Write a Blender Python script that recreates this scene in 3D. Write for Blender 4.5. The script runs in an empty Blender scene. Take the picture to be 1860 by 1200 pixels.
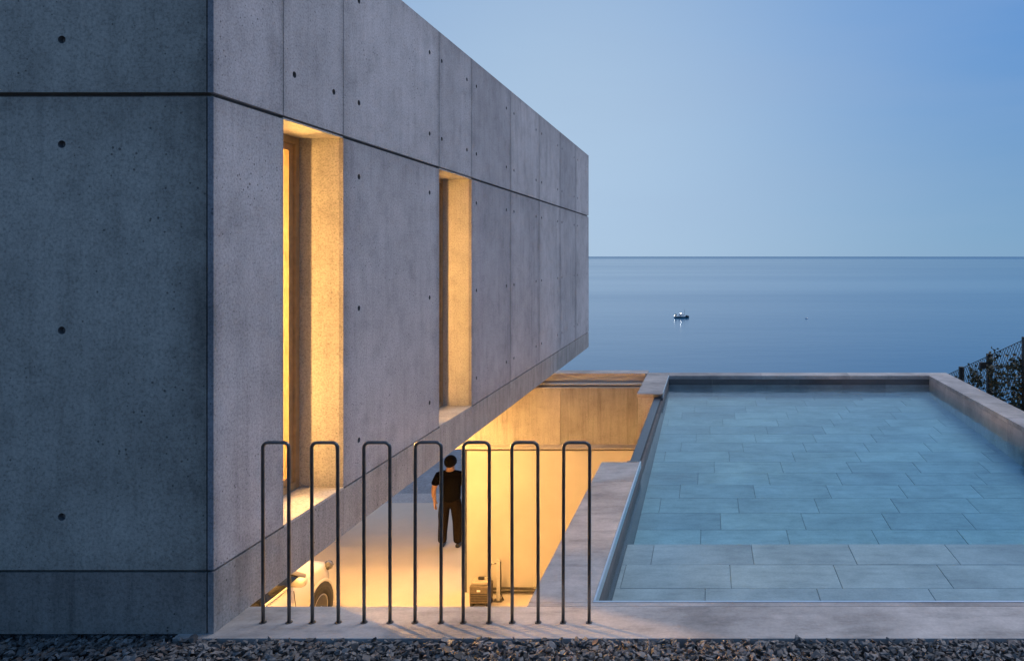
import bpy, bmesh, math, random
from mathutils import Vector, Matrix
R = math.radians
rnd = random.Random(7)
scene = bpy.context.scene
COL = scene.collection

# ------------------------------------------------------------------ camera, sky, light, exposure
CZ = 2.14                      # camera height; kerb and pool coping tops lie at z = 0.10
cam_d = bpy.data.cameras.new('camera')
cam = bpy.data.objects.new('camera', cam_d)
COL.objects.link(cam)
cam.location = (0, 0, CZ)
cam.rotation_euler = (R(90), 0, 0)
cam_d.sensor_width = 36.0
cam_d.lens = 36.0 * 1320 / 1860
cam_d.shift_x = (930 - 1287) / 1860
cam_d.shift_y = (463.5 - 600) / 1860
cam_d.clip_start = 0.05
cam_d.clip_end = 60000
scene.camera = cam

world = bpy.data.worlds.new('World')
scene.world = world
world.use_nodes = True
wn, wl = world.node_tree.nodes, world.node_tree.links
wn.clear()
SUN_EL, SUN_AZ = R(52), R(50)          # soft twilight arch; azimuth from +Y towards +X
def wnode(kind, **kw):
    nd = wn.new('ShaderNode' + kind)
    for k_, v_ in kw.items(): setattr(nd, k_, v_)
    return nd
def wmath(op, a, b=None, clamp=False):
    nd = wnode('Math', operation=op, use_clamp=clamp)
    for i_, v_ in enumerate((a, b)):
        if v_ is None: continue
        if isinstance(v_, (int, float)): nd.inputs[i_].default_value = v_
        else: wl.new(v_, nd.inputs[i_])
    return nd.outputs[0]
def wmix(a, b, fac):
    nd = wnode('Mix', data_type='RGBA')
    for s_, v_ in (('A', a), ('B', b)):
        if isinstance(v_, tuple): nd.inputs[s_].default_value = (*v_, 1)
        else: wl.new(v_, nd.inputs[s_])
    if isinstance(fac, (int, float)): nd.inputs['Factor'].default_value = fac
    else: wl.new(fac, nd.inputs['Factor'])
    return nd.outputs['Result']
sky = wnode('TexSky', sky_type='NISHITA', sun_disc=False, sun_elevation=SUN_EL, sun_rotation=SUN_AZ,
            altitude=30, air_density=0.6, dust_density=0.2, ozone_density=8.0)
sky_dim = wnode('Vector' + 'Math', operation='SCALE')
wl.new(sky.outputs[0], sky_dim.inputs[0]); sky_dim.inputs['Scale'].default_value = 0.075
# dusk: even blue vault with the broad pale afterglow low over the sea
tc = wnode('TexCoord')
sep = wnode('SeparateXYZ'); wl.new(tc.outputs['Generated'], sep.inputs[0])
GAZ, GEL = R(-13), R(6)
dot = wnode('VectorMath', operation='DOT_PRODUCT')
wl.new(tc.outputs['Generated'], dot.inputs[0])
dot.inputs[1].default_value = (math.sin(GAZ) * math.cos(GEL), math.cos(GAZ) * math.cos(GEL), math.sin(GEL))
glow = wmath('POWER', wmath('MULTIPLY_ADD', dot.outputs['Value'], 0.5, True), 18.0)
glow.node.inputs[0].links[0].from_node.inputs[2].default_value = 0.5
vr = wnode('ValToRGB')
for i_, (p_, c_) in enumerate(((0.0, (0.160, 0.335, 0.545, 1)), (0.33, (0.085, 0.275, 0.645, 1)), (1.0, (0.115, 0.22, 0.43, 1)))):
    el_ = vr.color_ramp.elements[i_] if i_ < 2 else vr.color_ramp.elements.new(1.0)
    el_.position = p_; el_.color = c_
vr.color_ramp.interpolation = 'EASE'
wl.new(wmath('MAXIMUM', sep.outputs[2], 0.0), vr.inputs['Fac'])
vault = vr.outputs['Color']
dusk = wmix(vault, (0.44, 0.60, 0.79), glow)
# faint veils of high haze
vm = wnode('Mapping'); vm.inputs['Scale'].default_value = (1.2, 1.2, 7.0); vm.inputs['Rotation'].default_value = (0.12, 0.05, 0.3)
wl.new(tc.outputs['Generated'], vm.inputs['Vector'])
vn = wnode('TexNoise'); vn.inputs['Scale'].default_value = 1.7; vn.inputs['Detail'].default_value = 5; vn.inputs['Roughness'].default_value = 0.55
wl.new(vm.outputs[0], vn.inputs['Vector'])
veil = wnode('MapRange'); veil.inputs['From Min'].default_value = 0.42; veil.inputs['From Max'].default_value = 0.75
veil.inputs['To Min'].default_value = 0.0; veil.inputs['To Max'].default_value = 0.16
wl.new(vn.outputs['Fac'], veil.inputs['Value'])
hazy = wmix(dusk, (0.36, 0.47, 0.66), veil.outputs['Result'])
both = wmix(hazy, sky_dim.outputs[0], 0.08)
bg = wn.new('ShaderNodeBackground'); bg.inputs['Strength'].default_value = 1.0
out = wn.new('ShaderNodeOutputWorld')
wl.new(both, bg.inputs['Color'])
wl.new(bg.outputs[0], out.inputs[0])

sun_d = bpy.data.lights.new('sun', 'SUN')
sun_d.energy = 1.65
sun_d.angle = R(40)
sun_d.color = (1.0, 0.93, 0.92)
sun = bpy.data.objects.new('sun', sun_d)
COL.objects.link(sun)
sd = Vector((math.sin(SUN_AZ) * math.cos(SUN_EL), math.cos(SUN_AZ) * math.cos(SUN_EL), math.sin(SUN_EL)))
sun.rotation_euler = sd.to_track_quat('Z', 'Y').to_euler()
sun.location = (20, 20, 30)

scene.view_settings.view_transform = 'Standard'
scene.view_settings.look = 'None'
scene.view_settings.gamma = 1.0
scene.view_settings.exposure = 0.0
scene.view_settings.use_curve_mapping = False
scene.cycles.max_bounces = 10
scene.cycles.diffuse_bounces = 5
scene.cycles.glossy_bounces = 4
scene.cycles.transparent_max_bounces = 12
scene.cycles.sample_clamp_indirect = 6
scene.cycles.use_denoising = True

# ------------------------------------------------------------------ helpers
def tag(o, label=None, cat=None, group=None, kind=None):
    if label: o['label'] = label
    if cat: o['category'] = cat
    if group: o['group'] = group
    if kind: o['kind'] = kind
    return o

def empty(name, loc, label, cat, group=None):
    o = bpy.data.objects.new(name, None)
    COL.objects.link(o)
    o.location = loc
    o.empty_display_size = 0.2
    return tag(o, label, cat, group)

def attach(o, parent):
    """parent without moving: parents here are translated / unrotated"""
    o.parent = parent
    if parent is not None:
        t = Vector(parent.location)
        p = parent
        if p.parent is not None:
            t = wloc(p)
        o.matrix_parent_inverse = Matrix.Translation(-t)
    return o

def wloc(p):
    t = Vector(p.location)
    if p.parent is not None:
        t = p.matrix_parent_inverse @ t
        t = t + wloc(p.parent)
    return t

def link(name, me, mat=None, parent=None, smooth=False):
    o = bpy.data.objects.new(name, me)
    COL.objects.link(o)
    if mat is not None and len(me.materials) == 0:
        me.materials.append(mat)
    if smooth:
        me.polygons.foreach_set('use_smooth', [True] * len(me.polygons))
    if parent is not None:
        attach(o, parent)
    return o

def mesh_from(verts, faces, name='m'):
    me = bpy.data.meshes.new(name)
    me.from_pydata([tuple(v) for v in verts], [], [tuple(f) for f in faces])
    me.update()
    return me

def bm_mesh(bm, name='m', recalc=True):
    if recalc:
        bmesh.ops.recalc_face_normals(bm, faces=bm.faces)
    me = bpy.data.meshes.new(name)
    bm.to_mesh(me)
    bm.free()
    return me

def add_box(bm, x0, x1, y0, y1, z0, z1):
    vs = [bm.verts.new((x, y, z)) for z in (z0, z1) for y in (y0, y1) for x in (x0, x1)]
    for f in ((0, 2, 3, 1), (4, 5, 7, 6), (0, 1, 5, 4), (1, 3, 7, 5), (3, 2, 6, 7), (2, 0, 4, 6)):
        bm.faces.new([vs[i] for i in f])
    return vs

def box(name, x0, x1, y0, y1, z0, z1, mat, parent=None, bevel=0.0):
    bm = bmesh.new()
    add_box(bm, x0, x1, y0, y1, z0, z1)
    if bevel:
        bmesh.ops.bevel(bm, geom=list(bm.edges), offset=bevel, segments=2, affect='EDGES', profile=0.6)
    return link(name, bm_mesh(bm), mat, parent)

def tube_into(verts, faces, pts, r, n=8, cap=True):
    pts = [Vector(p) for p in pts]
    rs = r if isinstance(r, (list, tuple)) else [r] * len(pts)
    base = len(verts)
    prev = None
    for i, p in enumerate(pts):
        a = pts[max(i - 1, 0)]; b = pts[min(i + 1, len(pts) - 1)]
        d = (b - a).normalized()
        if prev is None:
            up = Vector((0, 0, 1)) if abs(d.z) < 0.9 else Vector((0, 1, 0))
            u = d.cross(up).normalized()
        else:
            u = (prev - d * prev.dot(d)).normalized()
        prev = u
        v = d.cross(u)
        for k in range(n):
            a_ = 2 * math.pi * k / n
            verts.append(p + (u * math.cos(a_) + v * math.sin(a_)) * rs[i])
    for i in range(len(pts) - 1):
        for k in range(n):
            a = base + i * n + k; b = base + i * n + (k + 1) % n
            faces.append((a, b, b + n, a + n))
    if cap:
        faces.append(tuple(base + k for k in range(n))[::-1])
        faces.append(tuple(base + (len(pts) - 1) * n + k for k in range(n)))

def tube(name, pts, r, mat, parent=None, n=8):
    v, f = [], []
    tube_into(v, f, pts, r, n)
    return link(name, mesh_from(v, f), mat, parent, smooth=True)

def lathe(name, prof, centre, mat, parent=None, n=24, axis='Z'):
    """prof: list of (radius, height)"""
    vs, fs = [], []
    c = Vector(centre)
    for r, h in prof:
        for k in range(n):
            a = 2 * math.pi * k / n
            if axis == 'Z': p = Vector((r * math.cos(a), r * math.sin(a), h))
            elif axis == 'X': p = Vector((h, r * math.cos(a), r * math.sin(a)))
            else: p = Vector((r * math.cos(a), h, r * math.sin(a)))
            vs.append(c + p)
    for i in range(len(prof) - 1):
        for k in range(n):
            a = i * n + k; b = i * n + (k + 1) % n
            fs.append((a, b, b + n, a + n))
    fs.append(tuple(range(n))[::-1]); fs.append(tuple(range((len(prof) - 1) * n, len(prof) * n)))
    return link(name, mesh_from(vs, fs), mat, parent, smooth=True)

def px(x, y, depth):
    """photo pixel at a depth -> world point"""
    return Vector(((x - 1287) / 1320 * depth, depth, CZ - (y - 463.5) / 1320 * depth))

# ------------------------------------------------------------------ materials
class NT:
    def __init__(self, name):
        self.m = bpy.data.materials.new(name)
        self.m.use_nodes = True
        self.t = self.m.node_tree
        self.n = self.t.nodes; self.l = self.t.links
        self.b = self.n['Principled BSDF']
        self.out = self.n['Material Output']
    def node(self, kind, **kw):
        nd = self.n.new('ShaderNode' + kind)
        for k, v in kw.items():
            if k in nd.inputs: nd.inputs[k].default_value = v
            else: setattr(nd, k, v)
        return nd
    def lk(self, a, b): self.l.new(a, b)
    def coord(self, kind='Object', scale=(1, 1, 1), offset_random=False):
        tc = self.node('TexCoord')
        mp = self.node('Mapping'); mp.inputs['Scale'].default_value = scale
        self.lk(tc.outputs[kind], mp.inputs['Vector'])
        if offset_random:
            oi = self.node('ObjectInfo')
            ml = self.node('Math', operation='MULTIPLY'); ml.inputs[1].default_value = 57.3
            self.lk(oi.outputs['Random'], ml.inputs[0])
            cb = self.node('CombineXYZ')
            for i in range(3): self.lk(ml.outputs[0], cb.inputs[i])
            self.lk(cb.outputs[0], mp.inputs['Location'])
        return mp.outputs['Vector']
    def noise(self, vec, scale, detail=4, rough=0.55):
        nz = self.node('TexNoise')
        nz.inputs['Scale'].default_value = scale
        nz.inputs['Detail'].default_value = detail
        nz.inputs['Roughness'].default_value = rough
        self.lk(vec, nz.inputs['Vector'])
        return nz.outputs['Fac']
    def ramp(self, fac, stops):
        r = self.node('ValToRGB')
        e = r.color_ramp.elements
        while len(e) < len(stops): e.new(0.5)
        for el, (p, c) in zip(e, stops):
            el.position = p
            el.color = (c, c, c, 1) if isinstance(c, (int, float)) else (*c, 1)
        self.lk(fac, r.inputs['Fac'])
        return r.outputs['Color']
    def mix(self, a, b, fac, mode='MIX'):
        m = self.node('Mix', data_type='RGBA', blend_type=mode)
        for s, v in (('A', a), ('B', b)):
            if isinstance(v, tuple): m.inputs[s].default_value = (*v, 1) if len(v) == 3 else v
            else: self.lk(v, m.inputs[s])
        if isinstance(fac, (int, float)): m.inputs['Factor'].default_value = fac
        else: self.lk(fac, m.inputs['Factor'])
        return m.outputs['Result']
    def bump(self, h, strength=0.3, dist=0.01, chain=None):
        b = self.node('Bump')
        b.inputs['Strength'].default_value = strength
        b.inputs['Distance'].default_value = dist
        self.lk(h, b.inputs['Height'])
        if chain is not None: self.lk(chain, b.inputs['Normal'])
        return b.outputs['Normal']

def plain(name, col, rough=0.5, metal=0.0, spec=0.5, vary=0.0, scale=20):
    t = NT(name)
    t.b.inputs['Roughness'].default_value = rough
    t.b.inputs['Metallic'].default_value = metal
    t.b.inputs['Specular IOR Level'].default_value = spec
    v = t.coord('Object')
    f = t.noise(v, scale)
    lo = tuple(c * (1 - vary) for c in col); hi = tuple(min(1, c * (1 + vary)) for c in col)
    t.lk(t.ramp(f, [(0.3, lo), (0.7, hi)]), t.b.inputs['Base Color'])
    return t.m

def concrete(name, base, warm=0.0, streak=0.35, edge=0.7, pores=1.0, plane='YZ'):
    """cast concrete: cloudy mottling, vertical runs, pores, darker formwork edges"""
    t = NT(name)
    v = t.coord('Object')
    vs = t.coord('Object', (3.0, 3.0, 0.35))
    big = t.noise(v, 0.9, 5, 0.6)
    mid = t.noise(v, 5.0, 6, 0.65)
    fine = t.noise(v, 70, 3, 0.7)
    run = t.noise(vs, 2.6, 6, 0.7)
    c0 = tuple(b * 0.85 for b in base); c1 = tuple(b * 1.13 for b in base)
    col = t.ramp(big, [(0.32, c0), (0.68, c1)])
    col = t.mix(col, t.ramp(mid, [(0.25, 0.68), (0.5, 1.0), (0.8, 1.16)]), 0.7, 'MULTIPLY')
    col = t.mix(col, t.ramp(run, [(0.3, 0.62), (0.5, 1.0), (0.75, 1.16)]), streak, 'MULTIPLY')
    rain = t.noise(t.coord('Object', (11.0, 11.0, 0.22)), 2.0, 5, 0.75)
    col = t.mix(col, t.ramp(rain, [(0.28, 0.6), (0.46, 1.0), (0.78, 1.12)]), streak * 0.9, 'MULTIPLY')
    col = t.mix(col, t.ramp(fine, [(0.28, 0.55), (0.5, 1.0), (0.7, 1.2)]), 0.85, 'MULTIPLY')
    grit = t.noise(v, 190, 2, 0.6)
    col = t.mix(col, t.ramp(grit, [(0.3, 0.74), (0.6, 1.1)]), 0.6, 'MULTIPLY')
    oi = t.node('ObjectInfo')
    col = t.mix(col, t.ramp(oi.outputs['Random'], [(0.0, (0.85, 0.85, 0.865)), (0.5, (1.0, 0.995, 0.99)), (1.0, (1.12, 1.11, 1.10))]), 1.0, 'MULTIPLY')
    # formwork edge stains
    tc = t.node('TexCoord'); sx = t.node('SeparateXYZ')
    t.lk(tc.outputs['Generated'], sx.inputs[0])
    pn = t.noise(v, 3.5, 4, 0.7)
    def edge_of(sock):
        a = t.node('Math', operation='PINGPONG'); a.inputs[1].default_value = 0.5
        t.lk(sock, a.inputs[0])
        return a.outputs[0]
    my = t.node('Math', operation='MINIMUM')
    # only the long in-plane axes matter; the thin axis spans 0..1 as well, so use max of x / y
    ex, ey, ez = edge_of(sx.outputs[0]), edge_of(sx.outputs[1]), edge_of(sx.outputs[2])
    t.lk(ey if plane == 'YZ' else ex, my.inputs[0])
    zz = t.node('Math', operation='ADD'); zz.inputs[1].default_value = 0.06; t.lk(ez, zz.inputs[0]); t.lk(zz.outputs[0], my.inputs[1])
    ad = t.node('Math', operation='MULTIPLY_ADD'); ad.inputs[1].default_value = 0.16; 
    t.lk(pn, ad.inputs[0]); t.lk(my.outputs[0], ad.inputs[2])
    col = t.mix(col, t.ramp(ad.outputs[0], [(0.075, 0.55), (0.115, 0.82), (0.19, 1.0)]), edge, 'MULTIPLY')
    # dirt runs down from the upper edge
    dr = t.node('Math', operation='MULTIPLY_ADD'); dr.inputs[1].default_value = 0.95
    t.lk(rain, dr.inputs[0]); t.lk(sx.outputs[2], dr.inputs[2])
    dm = t.node('MapRange'); dm.inputs['From Min'].default_value = 1.36; dm.inputs['From Max'].default_value = 1.58
    dm.inputs['To Min'].default_value = 0.0; dm.inputs['To Max'].default_value = 0.34 if edge > 0.3 else 0.0
    t.lk(dr.outputs[0], dm.inputs['Value'])
    col = t.mix(col, tuple(b * 0.35 for b in base), dm.outputs['Result'])
    # pores
    vo = t.node('TexVoronoi'); vo.inputs['Scale'].default_value = 24
    t.lk(v, vo.inputs['Vector'])
    pn2 = t.noise(v, 2.2, 3, 0.6)
    thr = t.node('Math', operation='MULTIPLY'); thr.inputs[1].default_value = 0.19
    t.lk(t.ramp(pn2, [(0.42, 0.25), (0.7, 1.0)]), thr.inputs[0])
    ls = t.node('Math', operation='LESS_THAN')
    t.lk(vo.outputs['Distance'], ls.inputs[0]); t.lk(thr.outputs[0], ls.inputs[1])
    pm = t.node('Math', operation='MULTIPLY'); pm.inputs[1].default_value = 0.8 * pores
    sel = t.node('Math', operation='GREATER_THAN'); sel.inputs[1].default_value = 0.5
    sc = t.node('SeparateColor'); t.lk(vo.outputs['Color'], sc.inputs[0]); t.lk(sc.outputs[0], sel.inputs[0])
    m2 = t.node('Math', operation='MULTIPLY'); t.lk(ls.outputs[0], m2.inputs[0]); t.lk(sel.outputs[0], m2.inputs[1])
    t.lk(m2.outputs[0], pm.inputs[0])
    col = t.mix(col, (base[0] * .25, base[1] * .25, base[2] * .25), pm.outputs[0])
    t.lk(col, t.b.inputs['Base Color'])
    t.b.inputs['Roughness'].default_value = 0.78
    t.b.inputs['Specular IOR Level'].default_value = 0.3
    inv = t.node('Math', operation='SUBTRACT'); inv.inputs[0].default_value = 1.0
    t.lk(m2.outputs[0], inv.inputs[1])
    n1 = t.bump(mid, 0.25, 0.004)
    n2 = t.bump(fine, 0.3, 0.002, n1)
    n3 = t.bump(inv.outputs[0], 0.7, 0.004, n2)
    t.lk(n3, t.b.inputs['Normal'])
    return t.m

M = {}
M['concrete'] = concrete('cast_concrete', (0.445, 0.43, 0.445))
M['concrete_front'] = concrete('cast_concrete_front', (0.45, 0.415, 0.355), edge=0.95, plane='XZ')
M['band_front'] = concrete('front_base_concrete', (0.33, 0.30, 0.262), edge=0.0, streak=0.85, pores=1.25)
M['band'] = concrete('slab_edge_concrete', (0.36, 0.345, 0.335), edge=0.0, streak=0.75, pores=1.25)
M['concrete_yard'] = concrete('board_concrete', (0.40, 0.385, 0.36), streak=0.7, edge=0.2)
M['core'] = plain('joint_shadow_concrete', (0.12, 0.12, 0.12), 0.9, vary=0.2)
M['plug'] = plain('tie_hole_plug', (0.22, 0.215, 0.21), 0.9, vary=0.25)
M['reveal'] = concrete('reveal_concrete', (0.45, 0.43, 0.40), edge=0.0, streak=0.3, pores=0.6)
M['plaster'] = plain('smooth_plaster', (0.52, 0.49, 0.44), 0.8, vary=0.08, scale=3)
M['render'] = plain('rendered_yard_wall', (0.44, 0.42, 0.385), 0.8, vary=0.07, scale=1.6)
M['bronze'] = plain('oak_window_frame', (0.40, 0.27, 0.14), 0.5, 0.0, vary=0.15)
M['steel_dark'] = plain('dark_steel_tube', (0.17, 0.168, 0.165), 0.28, 0.95, vary=0.2)
M['steel_trim'] = plain('brushed_steel', (0.80, 0.82, 0.84), 0.28, 1.0, vary=0.06)
M['zinc'] = plain('zinc_sheet', (0.12, 0.13, 0.145), 0.35, 0.9, vary=0.15)
M['white'] = plain('white_paint', (0.78, 0.78, 0.76), 0.4, vary=0.05)
M['black'] = plain('black_plastic', (0.018, 0.018, 0.02), 0.45, vary=0.3)
M['rubber'] = plain('tyre_rubber', (0.02, 0.02, 0.02), 0.85, vary=0.2)
M['post'] = plain('dark_fence_post', (0.022, 0.024, 0.024), 0.6, vary=0.3)
M['skin'] = plain('skin', (0.46, 0.27, 0.17), 0.55, vary=0.06)
M['hair'] = plain('dark_hair', (0.006, 0.005, 0.0045), 0.85, 0.0, 0.15, vary=0.4, scale=90)
M['shirt'] = plain('black_cotton', (0.006, 0.0055, 0.006), 0.95, 0.0, 0.08, vary=0.3, scale=40)
M['trouser'] = plain('dark_brown_twill', (0.014, 0.010, 0.008), 0.95, 0.0, 0.10, vary=0.3, scale=40)
M['shoe'] = plain('black_shoe', (0.012, 0.012, 0.014), 0.5, vary=0.2)

def stone(name, base, offset_random=True, contrast=1.0, rough=0.6):
    t = NT(name)
    v = t.coord('Object', (1, 1, 1), offset_random)
    vv = t.coord('Object', (0.7, 2.6, 2.6), offset_random)
    cl = t.noise(v, 1.6, 6, 0.65)
    vein = t.noise(vv, 4.5, 8, 0.72)
    fine = t.noise(v, 55, 3, 0.7)
    col = t.ramp(cl, [(0.3, tuple(b * (1 - 0.25 * contrast) for b in base)), (0.7, tuple(b * (1 + 0.2 * contrast) for b in base))])
    col = t.mix(col, t.ramp(vein, [(0.3, 0.66), (0.48, 1.0), (0.7, 1.18)]), 0.6 * contrast, 'MULTIPLY')
    col = t.mix(col, t.ramp(fine, [(0.3, 0.8), (0.7, 1.12)]), 0.55, 'MULTIPLY')
    oi = t.node('ObjectInfo')
    col = t.mix(col, t.ramp(oi.outputs['Random'], [(0.0, (0.86, 0.86, 0.88)), (1.0, (1.1, 1.08, 1.04))]), 0.8, 'MULTIPLY')
    t.lk(col, t.b.inputs['Base Color'])
    t.b.inputs['Roughness'].default_value = rough
    t.b.inputs['Specular IOR Level'].default_value = 0.35
    n1 = t.bump(vein, 0.3, 0.003)
    t.lk(t.bump(fine, 0.3, 0.0015, n1), t.b.inputs['Normal'])
    return t.m
M['coping'] = stone('coping_stone', (0.435, 0.405, 0.385), contrast=1.6)
M['tile'] = stone('pool_tile_stone', (0.50, 0.46, 0.44), contrast=1.15)
M['grout'] = plain('pool_grout', (0.29, 0.28, 0.27), 0.9, vary=0.15)
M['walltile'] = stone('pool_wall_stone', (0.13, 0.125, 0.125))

def emitter(name, col, strength):
    t = NT(name)
    t.b.inputs['Base Color'].default_value = (0.8, 0.75, 0.6, 1)
    t.b.inputs['Emission Color'].default_value = (*col, 1)
    t.b.inputs['Emission Strength'].default_value = strength
    return t.m
WARM = (1.0, 0.50, 0.14)
M['globe'] = emitter('glowing_tube', WARM, 200)
M['globe2'] = emitter('bright_glowing_tube', WARM, 1150)
M['globe3'] = emitter('soft_glowing_tube', WARM, 175)
M['downlight'] = emitter('glowing_downlight_glass', WARM, 2350)
M['bulkhead'] = emitter('glowing_bulkhead_glass', WARM, 1250)

def both_sides(t, fr, ior):
    """same reflectance from either side of an unrefracted surface"""
    gm_n = t.node('NewGeometry'); mr = t.node('MapRange')
    mr.inputs['To Min'].default_value = ior; mr.inputs['To Max'].default_value = 1.0 / ior
    t.lk(gm_n.outputs['Backfacing'], mr.inputs['Value']); t.lk(mr.outputs['Result'], fr.inputs['IOR'])
t = NT('window_glass')
gl = t.node('BsdfGlossy'); gl.inputs['Roughness'].default_value = 0.02
tr = t.node('BsdfTransparent'); tr.inputs['Color'].default_value = (0.93, 0.95, 0.94, 1)
fr = t.node('Fresnel'); both_sides(t, fr, 1.35)
mx = t.node('MixShader')
t.lk(fr.outputs[0], mx.inputs[0]); t.lk(tr.outputs[0], mx.inputs[1]); t.lk(gl.outputs[0], mx.inputs[2])
t.lk(mx.outputs[0], t.out.inputs['Surface'])
M['glass'] = t.m

# pool water: clear surface with Fresnel mirror, blue absorbing body
t = NT('pool_water')
v = t.coord('Object', (1, 1.6, 1))
w1 = t.noise(v, 2.2, 3, 0.5); w2 = t.noise(v, 9, 2, 0.5)
nb = t.bump(w2, 0.12, 0.01, t.bump(w1, 0.25, 0.02))
gl = t.node('BsdfGlossy'); gl.inputs['Roughness'].default_value = 0.09
tr = t.node('BsdfTransparent')
fr = t.node('Fresnel'); both_sides(t, fr, 1.44)
t.lk(nb, gl.inputs['Normal']); t.lk(nb, fr.inputs['Normal'])
mx = t.node('MixShader')
t.lk(fr.outputs[0], mx.inputs[0]); t.lk(tr.outputs[0], mx.inputs[1]); t.lk(gl.outputs[0], mx.inputs[2])
t.lk(mx.outputs[0], t.out.inputs['Surface'])
va = t.node('VolumeAbsorption')
va.inputs['Color'].default_value = (0.0, 0.76, 0.97, 1); va.inputs['Density'].default_value = 0.68
t.lk(va.outputs[0], t.out.inputs['Volume'])
M['pool_water'] = t.m

# sea
t = NT('sea_water')
v = t.coord('Object', (0.00035, 0.0022, 1))
bands = t.noise(v, 1.0, 5, 0.6)
v2 = t.coord('Object', (0.02, 0.05, 1))
wave = t.noise(v2, 1.0, 4, 0.6)
t.b.inputs['Base Color'].default_value = (0.012, 0.125, 0.25, 1)
t.b.inputs['IOR'].default_value = 1.33
t.b.inputs['Specular Tint'].default_value = (0.74, 0.94, 1.0, 1)
ge = t.node('TexCoord'); ln = t.node('VectorMath', operation='LENGTH'); t.lk(ge.outputs['Object'], ln.inputs[0])
dv_ = t.node('Math', operation='DIVIDE'); dv_.inputs[1].default_value = 17700.0; t.lk(ln.outputs['Value'], dv_.inputs[0])
far = t.ramp(dv_.outputs[0], [(0.30, 0.0), (0.62, 1.0)])
rr = t.mix(t.ramp(bands, [(0.36, 0.125), (0.55, 0.155), (0.72, 0.20)]), (0.34, 0.34, 0.34), far)
t.lk(rr, t.b.inputs['Roughness'])
t.lk(t.bump(wave, 0.14, 1.0), t.b.inputs['Normal'])
M['sea'] = t.m

# ground surfaces
def ground_mat(name, c0, c1, scale, rough=0.95, bump=0.6):
    t = NT(name)
    v = t.coord('Object')
    f = t.noise(v, scale, 8, 0.7); g = t.noise(v, scale * 14, 4, 0.7)
    col = t.ramp(f, [(0.3, c0), (0.7, c1)])
    col = t.mix(col, t.ramp(g, [(0.3, 0.6), (0.7, 1.25)]), 0.8, 'MULTIPLY')
    t.lk(col, t.b.inputs['Base Color'])
    t.b.inputs['Roughness'].default_value = rough
    t.lk(t.bump(g, bump, 0.02), t.b.inputs['Normal'])
    return t.m
M['earth'] = ground_mat('hillside_scrub', (0.12, 0.105, 0.08), (0.24, 0.21, 0.16), 0.5)
M['gravelbed'] = ground_mat('gravel_bed', (0.05, 0.047, 0.045), (0.13, 0.122, 0.115), 18)
t = NT('courtyard_concrete')
v = t.coord('Object'); f = t.noise(v, 0.55, 6, 0.6); g = t.noise(v, 90, 3, 0.7)
col = t.ramp(f, [(0.3, (0.36, 0.34, 0.315)), (0.7, (0.46, 0.435, 0.40))])
col = t.mix(col, t.ramp(g, [(0.3, 0.9), (0.7, 1.06)]), 0.8, 'MULTIPLY')
t.lk(col, t.b.inputs['Base Color']); t.b.inputs['Roughness'].default_value = 0.62
M['yard'] = t.m
M['asphalt'] = ground_mat('driveway_asphalt', (0.10, 0.125, 0.16), (0.20, 0.24, 0.30), 1.1, 0.8, 0.3)
M['gutter'] = ground_mat('gutter_stone', (0.22, 0.25, 0.29), (0.30, 0.33, 0.37), 2.0, 0.8)

t = NT('slate_chips')
va_ = t.node('Attribute'); va_.attribute_name = 'tone'
f = t.noise(t.coord('Object'), 60, 4, 0.7)
col = t.ramp(va_.outputs['Fac'], [(0.0, (0.055, 0.052, 0.05)), (0.45, (0.15, 0.142, 0.136)), (0.8, (0.26, 0.245, 0.232)), (0.92, (0.20, 0.125, 0.09)), (1.0, (0.24, 0.22, 0.2))])
col = t.mix(col, t.ramp(f, [(0.3, 0.65), (0.7, 1.2)]), 0.8, 'MULTIPLY')
t.lk(col, t.b.inputs['Base Color']); t.b.inputs['Roughness'].default_value = 0.7
M['chips'] = t.m

# ------------------------------------------------------------------ terrain, sea
KT = 0.10                       # kerb / coping top
YG = CZ - 5.6                   # courtyard ground
XW = -2.67                      # house side face
YF = 3.92                       # house front face

def axis(pts, step):
    out_ = []
    for a, b in zip(pts[:-1], pts[1:]):
        n = max(1, int(round((b - a) / step(0.5 * (a + b)))))
        out_ += [a + (b - a) * i / n for i in range(n)]
    return out_ + [pts[-1]]
st = lambda m: 0.8 if abs(m) < 12 else (2.0 if abs(m) < 30 else 8.0)
gx = axis([-300, -60, -14.0, -13.6, -1.0, -0.86, 3.9, 4.15, 4.4, 30, 60, 300], st)
gy = axis([-120, -40, -6, 3.4, 3.95, 4.05, 12.3, 12.5, 23.0, 26.0, 60, 110, 160], st)
def ground_h(x, y):
    hill = 0.0
    if y < -7: hill = min(34.0, (-7 - y) * 0.28) + 0.5 * math.sin(x * 0.21) * min(1, (-7 - y) / 6)
    if y <= 3.97: return 0.025 + hill
    fall = -0.6 - 0.33 * (y - 4)
    if y > 24: fall = -7.2 - (y - 24) * 0.46
    if -13.8 < x < -0.9 and y < 24.5: return YG - 0.15
    if -0.9 <= x < 4.1 and y < 12.4: return -1.7
    return fall + 0.06 * math.sin(x * 1.7 + y) 
gv = [(x, y, ground_h(x, y)) for y in gy for x in gx]
gf = []
W = len(gx)
for j in range(len(gy) - 1):
    for i in range(W - 1):
        a = j * W + i
        gf.append((a, a + 1, a + 1 + W, a + W))
g = link('ground', mesh_from(gv, gf), M['earth'])
tag(g, 'dark sloping ground falling from the gravel forecourt to the sea', 'ground', kind='structure')
g.data.materials.append(M['gravelbed'])
for p in g.data.polygons:
    c = p.center
    if -6 < c.y < 4.0 and -60 < c.x < 60: p.material_index = 1

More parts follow.
